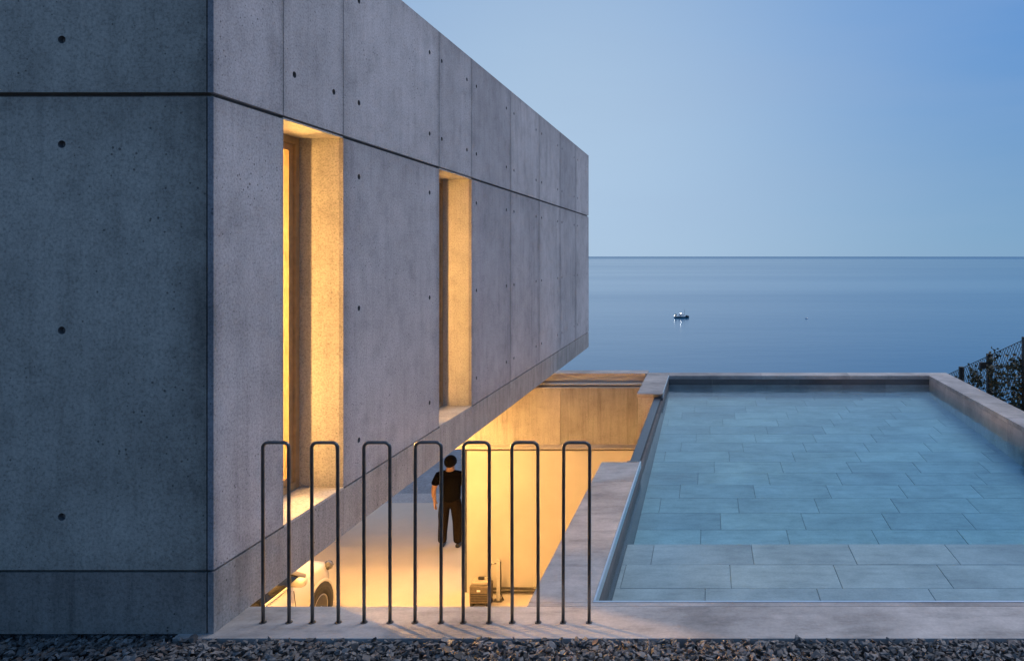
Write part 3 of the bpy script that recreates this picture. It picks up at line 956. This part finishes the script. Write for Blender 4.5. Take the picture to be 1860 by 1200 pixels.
for s, nm in ((-1, 'l'), (1, 'r')):
    sh = (s * 0.165, -0.012, 1.40); el = (s * 0.255, -0.03, 1.13); wr = (s * 0.262, 0.03, 0.885)
    if s > 0: wr = (s * 0.245, 0.05, 0.90)
    arm = [shd, K('sh' + nm, sh, (0.05, 0.05)), K('ua' + nm, (s * 0.222, -0.02, 1.27), (0.05, 0.05)), K('el' + nm, el, (0.042, 0.042)), K('fa' + nm, (s * 0.262, -0.01, 1.03), (0.04, 0.038)), K('wr' + nm, wr, (0.026, 0.03)),
           K('pm' + nm, (wr[0], wr[1] + 0.012, wr[2] - 0.075), (0.020, 0.036))]
    body_ch.append(arm)
    for q, (dy, L) in enumerate(((0.036, 0.072), (0.014, 0.082), (-0.010, 0.078), (-0.032, 0.062))):
        b0 = arm[-1][1]
        body_ch.append([arm[-1], K('f%s%d0' % (nm, q), (b0[0], b0[1] + dy, b0[2] - 0.03), (0.0095, 0.0095)), K('f%s%d1' % (nm, q), (b0[0] - s * 0.006, b0[1] + dy * 1.05 + 0.006, b0[2] - 0.03 - L * .55), (0.0085, 0.0085)), K('f%s%d2' % (nm, q), (b0[0] - s * 0.020, b0[1] + dy + 0.014, b0[2] - 0.03 - L), (0.0075, 0.0075))])
    b0 = arm[-2][1]
    body_ch.append([arm[-2], K('t%s0' % nm, (b0[0] - s * 0.012, b0[1] + 0.045, b0[2] - 0.045), (0.012, 0.012)), K('t%s1' % nm, (b0[0] - s * 0.02, b0[1] + 0.062, b0[2] - 0.085), (0.0095, 0.0095))])
    leg = [pel, K('hp' + nm, (s * 0.09, 0, 0.90), (0.085, 0.09)), K('th' + nm, (s * 0.105, 0.0, 0.70), (0.075, 0.08)), K('kn' + nm, (s * 0.112, 0.01, 0.49), (0.055, 0.06)), K('cf' + nm, (s * 0.118, -0.015, 0.33), (0.052, 0.058)), K('an' + nm, (s * 0.125, -0.01, 0.085), (0.036, 0.042))]
    body_ch.append(leg)
    shirt_ch.append([K('d', (0, -0.012, 1.43), (0.15, 0.112)), K('s0' + nm, (s * 0.178, -0.012, 1.40), (0.078, 0.076)), K('s1' + nm, (s * 0.222, -0.02, 1.27), (0.072, 0.072)), K('s2' + nm, (s * 0.245, -0.026, 1.19), (0.070, 0.070))])
    trou_ch.append([K('q', (0, 0, 0.90), (0.165, 0.12)), K('t0' + nm, (s * 0.092, 0, 0.83), (0.096, 0.104)), K('t1' + nm, (s * 0.106, 0.0, 0.66), (0.088, 0.094)), K('t2' + nm, (s * 0.113, 0.008, 0.48), (0.076, 0.082)), K('t3' + nm, (s * 0.119, -0.012, 0.30), (0.068, 0.076)), K('t4' + nm, (s * 0.125, -0.012, 0.075), (0.062, 0.072))])
skin_mesh('body', body_ch, M['skin'], person)
skin_mesh('shirt', shirt_ch, M['shirt'], person)
skin_mesh('trousers', trou_ch, M['trouser'], person)
for s in (-1, 1):
    an = 0.16 * s
    skin_mesh('shoe', [[K('a', (s * 0.125, -0.06, 0.046), (0.040, 0.044)), K('b', (s * 0.13, 0.03, 0.048), (0.042, 0.046)), K('c', (s * 0.145, 0.12, 0.040), (0.046, 0.036)), K('d', (s * 0.152, 0.19, 0.032), (0.034, 0.026))]], M['shoe'], person)
    # ears
    skin_mesh('ear', [[K('a', (s * 0.078, 0.0, 1.605), (0.008, 0.016)), K('b', (s * 0.084, -0.004, 1.64), (0.008, 0.02))]], M['skin'], person, 1)
skin_mesh('nose', [[K('a', (0, 0.10, 1.645), (0.010, 0.010)), K('b', (0, 0.117, 1.605), (0.014, 0.014))]], M['skin'], person, 1)
# hair cap: back and crown of the head, lower at the nape
hv, hf = [], []
nu, nv_ = 20, 10
for j in range(nv_ + 1):
    for i in range(nu):
        a = 2 * math.pi * i / nu
        back = 0.5 - 0.5 * math.sin(a)             # 1 at the back (-Y)
        pmax = math.pi * (0.46 + 0.34 * back)
        ph = pmax * j / nv_
        rr_ = 1 + 0.02 * math.sin(7 * a + 3 * j)
        hv.append((0.088 * rr_ * math.sin(ph) * math.cos(a), 0.005 + 0.104 * rr_ * math.sin(ph) * math.sin(a), 1.645 + 0.112 * rr_ * math.cos(ph)))
for j in range(nv_):
    for i in range(nu):
        a = j * nu + i; b = j * nu + (i + 1) % nu
        hf.append((a, b, b + nu, a + nu))
hm = mesh_from(hv, hf)
ho = bpy.data.objects.new('hair', hm); COL.objects.link(ho); hm.materials.append(M['hair']); ho.parent = person
hm.polygons.foreach_set('use_smooth', [True] * len(hm.polygons))
ho.modifiers.new('Solid', 'SOLIDIFY').thickness = 0.01
bb = box('belt_pouch', 0.205, 0.245, -0.05, 0.06, 0.86, 0.97, M['black'], None, 0.01); bb.parent = person
person.scale = (1.2, 1.12, 1.0)

# ------------------------------------------------------------------ car
def paint(name, col):
    t = NT(name)
    t.b.inputs['Base Color'].default_value = (*col, 1)
    t.b.inputs['Roughness'].default_value = 0.32
    t.b.inputs['Metallic'].default_value = 0.25
    t.b.inputs['Coat Weight'].default_value = 1.0
    t.b.inputs['Coat Roughness'].default_value = 0.04
    f = t.noise(t.coord('Object'), 8, 4)
    t.lk(t.ramp(f, [(0.3, 0.28), (0.7, 0.36)]), t.b.inputs['Roughness'])
    return t.m
M['carpaint'] = paint('pale_silver_car_paint', (0.62, 0.60, 0.56))
M['carglass'] = plain('dark_car_glass', (0.012, 0.013, 0.015), 0.06, vary=0.2)
M['headlamp'] = plain('headlamp_glass', (0.10, 0.10, 0.11), 0.08, 0.2, vary=0.3)
M['taillamp'] = plain('red_lamp', (0.30, 0.01, 0.01), 0.12, vary=0.2)
M['alloy'] = plain('wheel_alloy', (0.42, 0.42, 0.42), 0.3, 0.9, vary=0.1)
car = empty('parked_car', (-6.66, 9.55, YG), 'pale silver car parked under the concrete house, behind the hoop railing', 'car')
car_parts = []
def cpart(name, me, mat, parent=None, smooth=True):
    o = bpy.data.objects.new(name, me); COL.objects.link(o)
    me.materials.append(mat)
    if smooth: me.polygons.foreach_set('use_smooth', [True] * len(me.polygons))
    o.parent = parent or car
    return o
def lerp_tab(tab, x):
    for (x0, y0), (x1, y1) in zip(tab[:-1], tab[1:]):
        if x <= x1:
            t_ = (x - x0) / (x1 - x0); t_ = max(0, min(1, t_))
            t_ = t_ * t_ * (3 - 2 * t_) if False else t_
            return y0 + (y1 - y0) * t_
    return tab[-1][1]
Lh = 2.12
wid = [(-Lh, 0.62), (-2.0, 0.74), (-1.75, 0.84), (-1.2, 0.885), (0, 0.89), (1.2, 0.88), (1.6, 0.83), (1.9, 0.72), (2.05, 0.58), (Lh, 0.40)]
belt = [(-Lh, 0.86), (-1.9, 1.0), (-1.0, 1.0), (0.6, 0.97), (0.95, 0.95), (1.5, 0.88), (1.85, 0.78), (2.05, 0.66), (Lh, 0.56)]
crown = [(-Lh, 0.90), (-1.9, 1.04), (0.6, 1.04), (0.95, 1.04), (1.5, 0.98), (1.85, 0.87), (2.05, 0.72), (Lh, 0.58)]
sill = [(-Lh, 0.42), (-1.9, 0.28), (-1, 0.22), (1.2, 0.22), (1.8, 0.24), (Lh, 0.34)]
ys_ = [-Lh + 2 * Lh * i / 44 for i in range(45)]
bv, bf = [], []
NP = 15
for y in ys_:
    w, b_, c_, s_ = lerp_tab(wid, y), lerp_tab(belt, y), lerp_tab(crown, y), lerp_tab(sill, y)
    half = [(0.0, s_), (0.80 * w, s_), (0.94 * w, s_ + 0.05), (1.0 * w, s_ + 0.28 * (b_ - s_)), (1.0 * w, s_ + 0.62 * (b_ - s_)), (0.965 * w, s_ + 0.92 * (b_ - s_)), (0.90 * w, b_ + 0.012), (0.5 * w, c_ - 0.01)]
    prof = [(x, z) for x, z in half] + [(0, c_)] + [(-x, z) for x, z in half[::-1][:-1]]
    NP = len(prof)
    bv += [(x, y, z) for x, z in prof]
for i in range(len(ys_) - 1):
    for k in range(NP):
        a = i * NP + k; b = i * NP + (k + 1) % NP
        bf.append((a, b, b + NP, a + NP))
bf.append(tuple(range(NP))[::-1]); bf.append(tuple((len(ys_) - 1) * NP + k for k in range(NP)))
cb = cpart('body', mesh_from(bv, bf), M['carpaint'])
# greenhouse
top = [(-1.95, 1.04), (-1.7, 1.40), (-1.3, 1.50), (-0.4, 1.535), (0.1, 1.50), (0.45, 1.36), (1.0, 1.02)]
gv_, gf_ = [], []
gy_ = [-1.95 + 2.95 * i / 30 for i in range(31)]
for y in gy_:
    z = lerp_tab(top, y); zb_ = lerp_tab(belt, y); w = lerp_tab(wid, y)
    wt_ = 0.70 * w + 0.17 * w * (1 - min(1, (z - zb_) / 0.5))
    pr = [(0.9 * w, zb_), ((0.9 * w + wt_) / 2 + .012, (zb_ + z) / 2), (wt_, z - 0.03), (wt_ - 0.09, z), (0, z + 0.012)]
    pr = pr + [(-x, q) for x, q in pr[::-1][1:]]
    n9 = len(pr); gv_ += [(x, y, q) for x, q in pr]
for i in range(len(gy_) - 1):
    for k in range(n9 - 1):
        a = i * n9 + k
        gf_.append((a, a + 1, a + 1 + n9, a + n9))
gm_ = mesh_from(gv_, gf_)
gh = cpart('windows', gm_, M['carglass'])
# roof skin and pillars proud of the glass
rf, rv = [], []
for y in [q for q in gy_ if -1.75 <= q <= 0.18]:
    z = lerp_tab(top, y) + 0.008; w = lerp_tab(wid, y); zb_ = lerp_tab(belt, y)
    wt_ = 0.70 * w + 0.17 * w * (1 - min(1, (z - zb_) / 0.5))
    rv += [(wt_ + 0.012, y, z - 0.07), (wt_ - 0.07, y, z), (0, y, z + 0.014), (-wt_ + 0.07, y, z), (-wt_ - 0.012, y, z - 0.07)]
n_ = len(rv) // 5
for i in range(n_ - 1):
    for k in range(4): rf.append((i * 5 + k, i * 5 + k + 1, i * 5 + k + 6, i * 5 + k + 5))
cpart('roof', mesh_from(rv, rf), M['carpaint'])
for s in (-1, 1):
    for (ya, yb, wd) in ((1.0, 0.16, 0.035), (-0.35, -0.38, 0.035), (-1.45, -1.5, 0.06)):
        w0 = lerp_tab(wid, ya) * 0.9; w1 = lerp_tab(wid, yb) * 0.72
        v_, f_ = [], []
        tube_into(v_, f_, [(s * (w0 + .004), ya, lerp_tab(belt, ya)), (s * ((w0 + w1) / 2 + .02), (ya + yb) / 2, 1.22), (s * (w1 + .012), yb, lerp_tab(top, yb) - 0.03)], wd, 6)
        cpart('pillar', mesh_from(v_, f_), M['carpaint'] if wd > .04 or ya > .5 else M['black'])
    # belt moulding
    v_, f_ = [], []
    tube_into(v_, f_, [(s * (lerp_tab(wid, y) * 0.93 + 0.004), y, lerp_tab(belt, y) + 0.002) for y in [-1.6 + 2.5 * i / 12 for i in range(13)]], 0.010, 5)
    cpart('belt_trim', mesh_from(v_, f_), M['steel_trim'])
    # door seams, handles, mirror
    for yd in (0.62, -0.36, -1.25):
        v_, f_ = [], []
        tube_into(v_, f_, [(s * (lerp_tab(wid, yd) * 1.0 + 0.0), yd, 0.36), (s * (lerp_tab(wid, yd) * 1.001), yd, 0.68), (s * (lerp_tab(wid, yd) * 0.97), yd, 0.9)], 0.005, 4)
        cpart('door_seam', mesh_from(v_, f_), M['black'])
    for yd in (-0.15, -1.1):
        v_, f_ = [], []
        tube_into(v_, f_, [(s * 0.89, yd - 0.09, 0.80), (s * 0.905, yd, 0.80), (s * 0.89, yd + 0.09, 0.80)], 0.014, 6)
        cpart('door_handle', mesh_from(v_, f_), M['carpaint'])
    v_, f_ = [], []
    tube_into(v_, f_, [(s * 0.84, 0.60, 0.99), (s * 0.95, 0.60, 1.03), (s * 1.03, 0.59, 1.04)], [0.03, 0.075, 0.055], 8)
    cpart('mirror', mesh_from(v_, f_), M['carpaint'])
    # lamps
    v_, f_ = [], []
    tube_into(v_, f_, [(s * 0.80, 1.66, 0.79), (s * 0.72, 1.86, 0.735), (s * 0.56, 2.0, 0.67)], [0.03, 0.075, 0.05], 8)
    cpart('headlight', mesh_from(v_, f_), M['headlamp'])
    v_, f_ = [], []
    tube_into(v_, f_, [(s * 0.78, -1.86, 0.80), (s * 0.68, -2.06, 0.82), (s * 0.5, -2.12, 0.82)], [0.03, 0.08, 0.06], 8)
    cpart('taillight', mesh_from(v_, f_), M['taillamp'])
    for yw in (1.28, -1.28):
        xo_ = s * 0.80
        we = bpy.data.objects.new('wheel', None); COL.objects.link(we); we.parent = car; we.location = (xo_, yw, 0.325)
        def wl_(name, prof, mat, n=32):
            vs_, fs_ = [], []
            for r_, h in prof:
                for k in range(n):
                    a = 2 * math.pi * k / n
                    vs_.append((s * h, r_ * math.cos(a), r_ * math.sin(a)))
            for i in range(len(prof) - 1):
                for k in range(n):
                    a = i * n + k; b = i * n + (k + 1) % n
                    fs_.append((a, b, b + n, a + n))
            fs_.append(tuple((len(prof) - 1) * n + k for k in range(n)))
            return cpart(name, mesh_from(vs_, fs_), mat, we)
        wl_('tyre', [(0.21, -0.10), (0.315, -0.10), (0.325, -0.06), (0.325, 0.07), (0.31, 0.105), (0.225, 0.105), (0.215, 0.09)], M['rubber'])
        wl_('rim', [(0.216, 0.06), (0.214, 0.098), (0.195, 0.098), (0.18, 0.07), (0.05, 0.085), (0.04, 0.10)], M['alloy'])
        # wheel housing (dark) and lip
        av, af = [], []
        n = 20
        for k in range(n + 1):
            a = math.pi * k / n * 1.12 - 0.06 * math.pi
            for r_, xx in ((0.345, 0.055), (0.40, 0.108), (0.43, 0.085)):
                av.append((xo_ + s * xx, yw + r_ * math.cos(a), 0.325 + r_ * math.sin(a)))
        for k in range(n):
            for q in range(2): af.append((k * 3 + q, k * 3 + q + 1, k * 3 + q + 4, k * 3 + q + 3))
        cpart('wheel_arch', mesh_from(av, af), M['carpaint'])
        dv, df = [], []
        for k in range(n):
            a = 2 * math.pi * k / n
            dv.append((xo_ + s * 0.094, yw + 0.385 * math.cos(a), max(0.2, 0.325 + 0.385 * math.sin(a))))
        df.append(tuple(range(n)))
        me_ = mesh_from(dv, df)
        cpart('wheel_housing', me_, M['black'], smooth=False)
car.rotation_euler = (0, 0, R(1.0))

# ------------------------------------------------------------------ box and standpipe by the yellow wall
eb = px(874, 1097, 11.66)
bx = empty('equipment_box', (eb.x, 11.66, YG), 'small dark equipment box on feet at the foot of the yellow wall', 'box')
def loc_box(name, x0, x1, y0, y1, z0, z1, mat, par, bv=0.006):
    o = box(name, x0, x1, y0, y1, z0, z1, mat, None, bv); o.parent = par; return o
M['boxlid'] = plain('pale_box_lid', (0.30, 0.27, 0.22), 0.5, vary=0.1)
M['boxcase'] = plain('brown_box_case', (0.13, 0.105, 0.08), 0.6, vary=0.25)
loc_box('case', -0.155, 0.155, -0.11, 0.13, 0.07, 0.34, M['boxcase'], bx, 0.012)
loc_box('lid', -0.135, 0.135, -0.09, 0.11, 0.341, 0.40, M['boxlid'], bx, 0.02)
loc_box('handle', -0.05, 0.05, -0.01, 0.03, 0.401, 0.445, M['black'], bx, 0.012)
loc_box('badge', -0.035, 0.02, -0.1145, -0.1105, 0.255, 0.285, M['white'], bx, 0.001)
for sx_ in (-1, 1):
    loc_box('foot', sx_ * 0.13 - 0.022, sx_ * 0.13 + 0.022, -0.10, 0.12, 0.0, 0.069, M['black'], bx, 0.004)
for k in range(5):
    loc_box('vent_slat', -0.13, 0.13, -0.116, -0.1102, 0.10 + k * 0.028, 0.112 + k * 0.028, M['black'], bx, 0.001)
spw = px(903, 1097, 11.72)
M['pipe'] = plain('pale_grey_pipe', (0.46, 0.45, 0.42), 0.45, vary=0.1)
sp_ = empty('standpipe', (spw.x, 11.80, YG), 'pale upright standpipe beside the dark equipment box', 'standpipe')
loc_box('post', -0.03, 0.03, -0.025, 0.025, 0.0, 0.66, M['pipe'], sp_, 0.006)
o = tube('tap', [(-0.031, 0, 0.60), (-0.11, 0, 0.60), (-0.125, 0, 0.57)], 0.012, M['steel_dark']); o.parent = sp_
o = tube('hose', [(0.037, -0.02, 0.64), (0.041, -0.02, 0.4), (0.040, -0.02, 0.12), (0.09, -0.03, 0.02)], 0.010, M['black']); o.parent = sp_
loc_box('base_plate', -0.07, 0.07, -0.06, 0.06, 0.0, 0.012, M['steel_dark'], sp_, 0.002)

# ------------------------------------------------------------------ fence with climbers on the right
FX = 4.6
def ftop(y): return CZ - (1.64 + (y - 11.9) * 0.315) if y > 9.0 else CZ - (1.64 - 2.9 * 0.315)
def fgrd(y): return ftop(y) - 1.75
fence = empty('wire_fence', (FX, 12, fgrd(12)), 'dark chain-link fence descending the slope behind the right pool coping', 'fence')
for y in (9.25, 10.55, 11.9, 13.22, 14.6, 16.0):
    box('post', FX - 0.04, FX + 0.04, y - 0.04, y + 0.04, fgrd(y) - 0.3, ftop(y) + 0.03, M['post'], fence, 0.004)
box('bracket', FX - 0.16, FX - 0.041, 11.87, 11.93, ftop(11.9) - 0.21, ftop(11.9) - 0.11, M['post'], fence, 0.004)
fy0, fy1 = 9.25, 16.0
tube('top_wire', [(FX, fy0 + (fy1 - fy0) * i / 20, ftop(fy0 + (fy1 - fy0) * i / 20)) for i in range(21)], 0.006, M['post'], fence, 6)
tube('mid_wire', [(FX, fy0 + (fy1 - fy0) * i / 20, ftop(fy0 + (fy1 - fy0) * i / 20) - 0.8) for i in range(21)], 0.003, M['post'], fence, 5)
mv, mf = [], []
def wire(p, q, r_=0.0016):
    tube_into(mv, mf, [p, q], r_, 3, False)
HF = 1.6
c = 0.105
n = int((fy1 - fy0 + HF) / c)
for i in range(n):
    for sgn in (1, -1):
        u0 = fy0 + i * c - (HF if sgn > 0 else 0)
        a0, a1 = 0.0, HF
        ya, yb = (u0, u0 + HF) if sgn > 0 else (u0, u0 - HF)
        # clip to the fence ends
        t0, t1 = 0.0, 1.0
        lo, hi = fy0, fy1
        d_ = yb - ya
        ta, tb = (lo - ya) / d_, (hi - ya) / d_
        if ta > tb: ta, tb = tb, ta
        t0, t1 = max(0, ta), min(1, tb)
        if t1 - t0 < 0.02: continue
        nseg_ = 4
        pts = []
        for k in range(nseg_ + 1):
            tt = t0 + (t1 - t0) * k / nseg_
            y = ya + d_ * tt
            pts.append((FX + 0.002 * sgn, y, ftop(y) - HF + HF * tt))
        tube_into(mv, mf, pts, 0.0042, 3, False)
link('wire_mesh', mesh_from(mv, mf), M['post'], fence)

t = NT('climber_leaf')
va_ = t.node('Attribute'); va_.attribute_name = 'tone'
t.lk(t.ramp(va_.outputs['Fac'], [(0.0, (0.02, 0.028, 0.010)), (0.6, (0.05, 0.055, 0.02)), (1.0, (0.10, 0.085, 0.035))]), t.b.inputs['Base Color'])
t.b.inputs['Roughness'].default_value = 0.5
M['leaf'] = t.m
M['stem'] = plain('climber_stem', (0.05, 0.035, 0.022), 0.9, vary=0.3)
def climber(y, height, spread, n, label, seed):
    r_ = random.Random(seed)
    base = Vector((FX - 0.05, y, fgrd(y)))
    e = empty('climbing_plant', base, label, 'plant', 'climbers on the wire fence')
    lv, lf, tone = [], [], []
    ns = 3
    for s in range(ns):
        pts = []
        y_ = r_.uniform(-.5, .5) * spread
        hh = height * r_.uniform(0.75, 1.0)
        for k in range(9):
            tt = k / 8
            pts.append(base + Vector((r_.uniform(-.03, .03), y_ * tt + r_.uniform(-.03, .03), hh * tt)))
        o = tube('stem', pts, [0.011 - 0.008 * k / 8 for k in range(9)], M['stem'], e, 5)
        for _ in range(n // ns):
            tt = min(1.0, r_.random() ** 0.8 * 1.02)
            k = min(7, int(tt * 8)); p = pts[k].lerp(pts[k + 1], tt * 8 - k)
            wdt = spread * (0.40 - 0.28 * tt)
            p = p + Vector((r_.gauss(0, 0.05), r_.gauss(0, wdt * 0.55), r_.gauss(0, 0.04)))
            d = Vector((r_.gauss(0, 1), r_.gauss(0, 1), r_.gauss(-0.2, .7))).normalized()
            u = d.cross(Vector((r_.gauss(0, 1), r_.gauss(0, 1), r_.gauss(0, 1)))).normalized()
            L = r_.uniform(0.04, 0.085); wd = L * 0.38
            nn = d.cross(u) * (L * 0.16)
            b = len(lv)
            lv += [p, p + d * L * .5 + u * wd + nn, p + d * L, p + d * L * .5 - u * wd + nn, p + d * L * .5]
            lf += [(b, b + 1, b + 4), (b + 1, b + 2, b + 4), (b + 2, b + 3, b + 4), (b + 3, b, b + 4)]
            tone += [r_.random()] * 4
    me = mesh_from(lv, lf)
    a_ = me.attributes.new('tone', 'FLOAT', 'FACE'); a_.data.foreach_set('value', tone)
    link('foliage', me, M['leaf'], e)
climber(12.42, 1.78, 0.50, 560, 'leafy climber on the wire fence, between the two dark posts', 3)
climber(11.46, 1.86, 0.48, 620, 'leafy climber on the wire fence, right beside the taller dark post', 5)
climber(10.72, 1.55, 0.55, 620, 'leafy climber on the wire fence, nearest to the picture edge', 8)
climber(13.6, 1.66, 0.4, 300, 'low leafy climber on the wire fence, at its far end by the coping', 11)

# ------------------------------------------------------------------ boat and buoy at sea
bp = px(1238, 577, 390)
boat = empty('fishing_boat', (bp.x, bp.y, SEA_Z), 'small white and dark fishing boat lying on the calm sea', 'boat')
hv_, hf_ = [], []
Lb = 4.0
stn = [-1.0, -0.85, -0.5, 0, 0.4, 0.7, 0.88, 1.0]
for s in stn:
    w = 1.25 * (1 - max(0, s) ** 2.2) * (0.88 if s < -0.9 else 1.0) + 0.03
    sh_ = 0.75 + 0.35 * max(0, s) ** 2 + 0.1 * max(0, -s)
    for x, z in ((-w, sh_), (-w * 0.92, 0.25), (-w * 0.6, -0.3), (0, -0.5), (w * 0.6, -0.3), (w * 0.92, 0.25), (w, sh_)):
        hv_.append((s * Lb, x, z))
for i in range(len(stn) - 1):
    for k in range(6): hf_.append((i * 7 + k, i * 7 + k + 1, i * 7 + k + 8, i * 7 + k + 7))
    hf_.append((i * 7 + 6, i * 7, i * 7 + 7, i * 7 + 13))
hf_.append(tuple(range(7))); hf_.append(tuple((len(stn) - 1) * 7 + k for k in range(7)))
M['hull'] = plain('dark_hull', (0.03, 0.04, 0.055), 0.5, vary=0.2)
hm = mesh_from(hv_, hf_); hm.materials.append(M['hull']); hull = bpy.data.objects.new('hull', hm); COL.objects.link(hull); hull.parent = boat
def bpart(name, x0, x1, y0, y1, z0, z1, mat):
    o = box(name, x0, x1, y0, y1, z0, z1, mat, None, 0.05); o.parent = boat; return o
bpart('gunwale', -4.0, 2.0, -1.26, 1.26, 0.55, 0.98, M['white'])
bpart('stern_bulwark', -4.05, -2.6, -1.2, 1.2, 0.35, 0.735, M['white'])
cab = bpart('wheelhouse', -1.5, 1.2, -0.8, 0.8, 0.985, 2.1, M['white'])
o = box('window', -1.2, 0.5, -0.812, -0.803, 1.25, 1.6, M['carglass'], None); o.parent = cab
bpart('wheelhouse_roof', -1.7, 1.4, -0.95, 0.95, 2.105, 2.22, M['white'])
bpart('engine_box', -3.6, -2.7, -0.6, 0.6, 0.985, 1.9, M['black'])
bpart('bow_locker', 2.2, 3.2, -0.4, 0.4, 1.0, 1.35, M['black'])
for nm_, xx, zz in (('mast', 1.6, 4.4), ('aerial', -3.2, 2.4)):
    o = tube(nm_, [(xx, 0, 0.8), (xx + 0.1, 0, zz)], 0.07, M['steel_dark']); o.parent = boat
M['boatfill'] = emitter('added_boat_glow', (0.95, 0.97, 1.0), 34)  # lamps added to whiten the boat's shaded near side
o = lathe('added_deck_lamp', [(0.02, -0.14), (0.12, -0.07), (0.12, 0.07), (0.02, 0.14)], (-0.4, -1.7, 2.5), M['boatfill'], None, 12); o.parent = boat
o = tube('added_lamp_arm', [(-0.4, -0.9, 2.25), (-0.4, -1.7, 2.66)], 0.04, M['steel_dark']); o.parent = boat
o = lathe('added_stern_lamp', [(0.02, -0.12), (0.10, -0.06), (0.10, 0.06), (0.02, 0.12)], (-3.7, -1.5, 1.5), M['boatfill'], None, 12); o.parent = boat
o = tube('added_lamp_arm', [(-3.7, -1.2, 0.95), (-3.7, -1.5, 1.37)], 0.04, M['steel_dark']); o.parent = boat
b2 = px(1465, 578, 385)
bu = empty('buoy', (b2.x, b2.y, SEA_Z), 'tiny pale buoy on the sea, right of the fishing boat', 'buoy')
o = lathe('float', [(0.2, -0.3), (0.8, -0.1), (0.9, 0.15), (0.6, 0.45), (0.15, 0.55)], (0, 0, 0), M['white'], None, 14); o.parent = bu
o = tube('staff', [(0, 0, 0.5), (0, 0, 1.3)], 0.06, M['white']); o.parent = bu
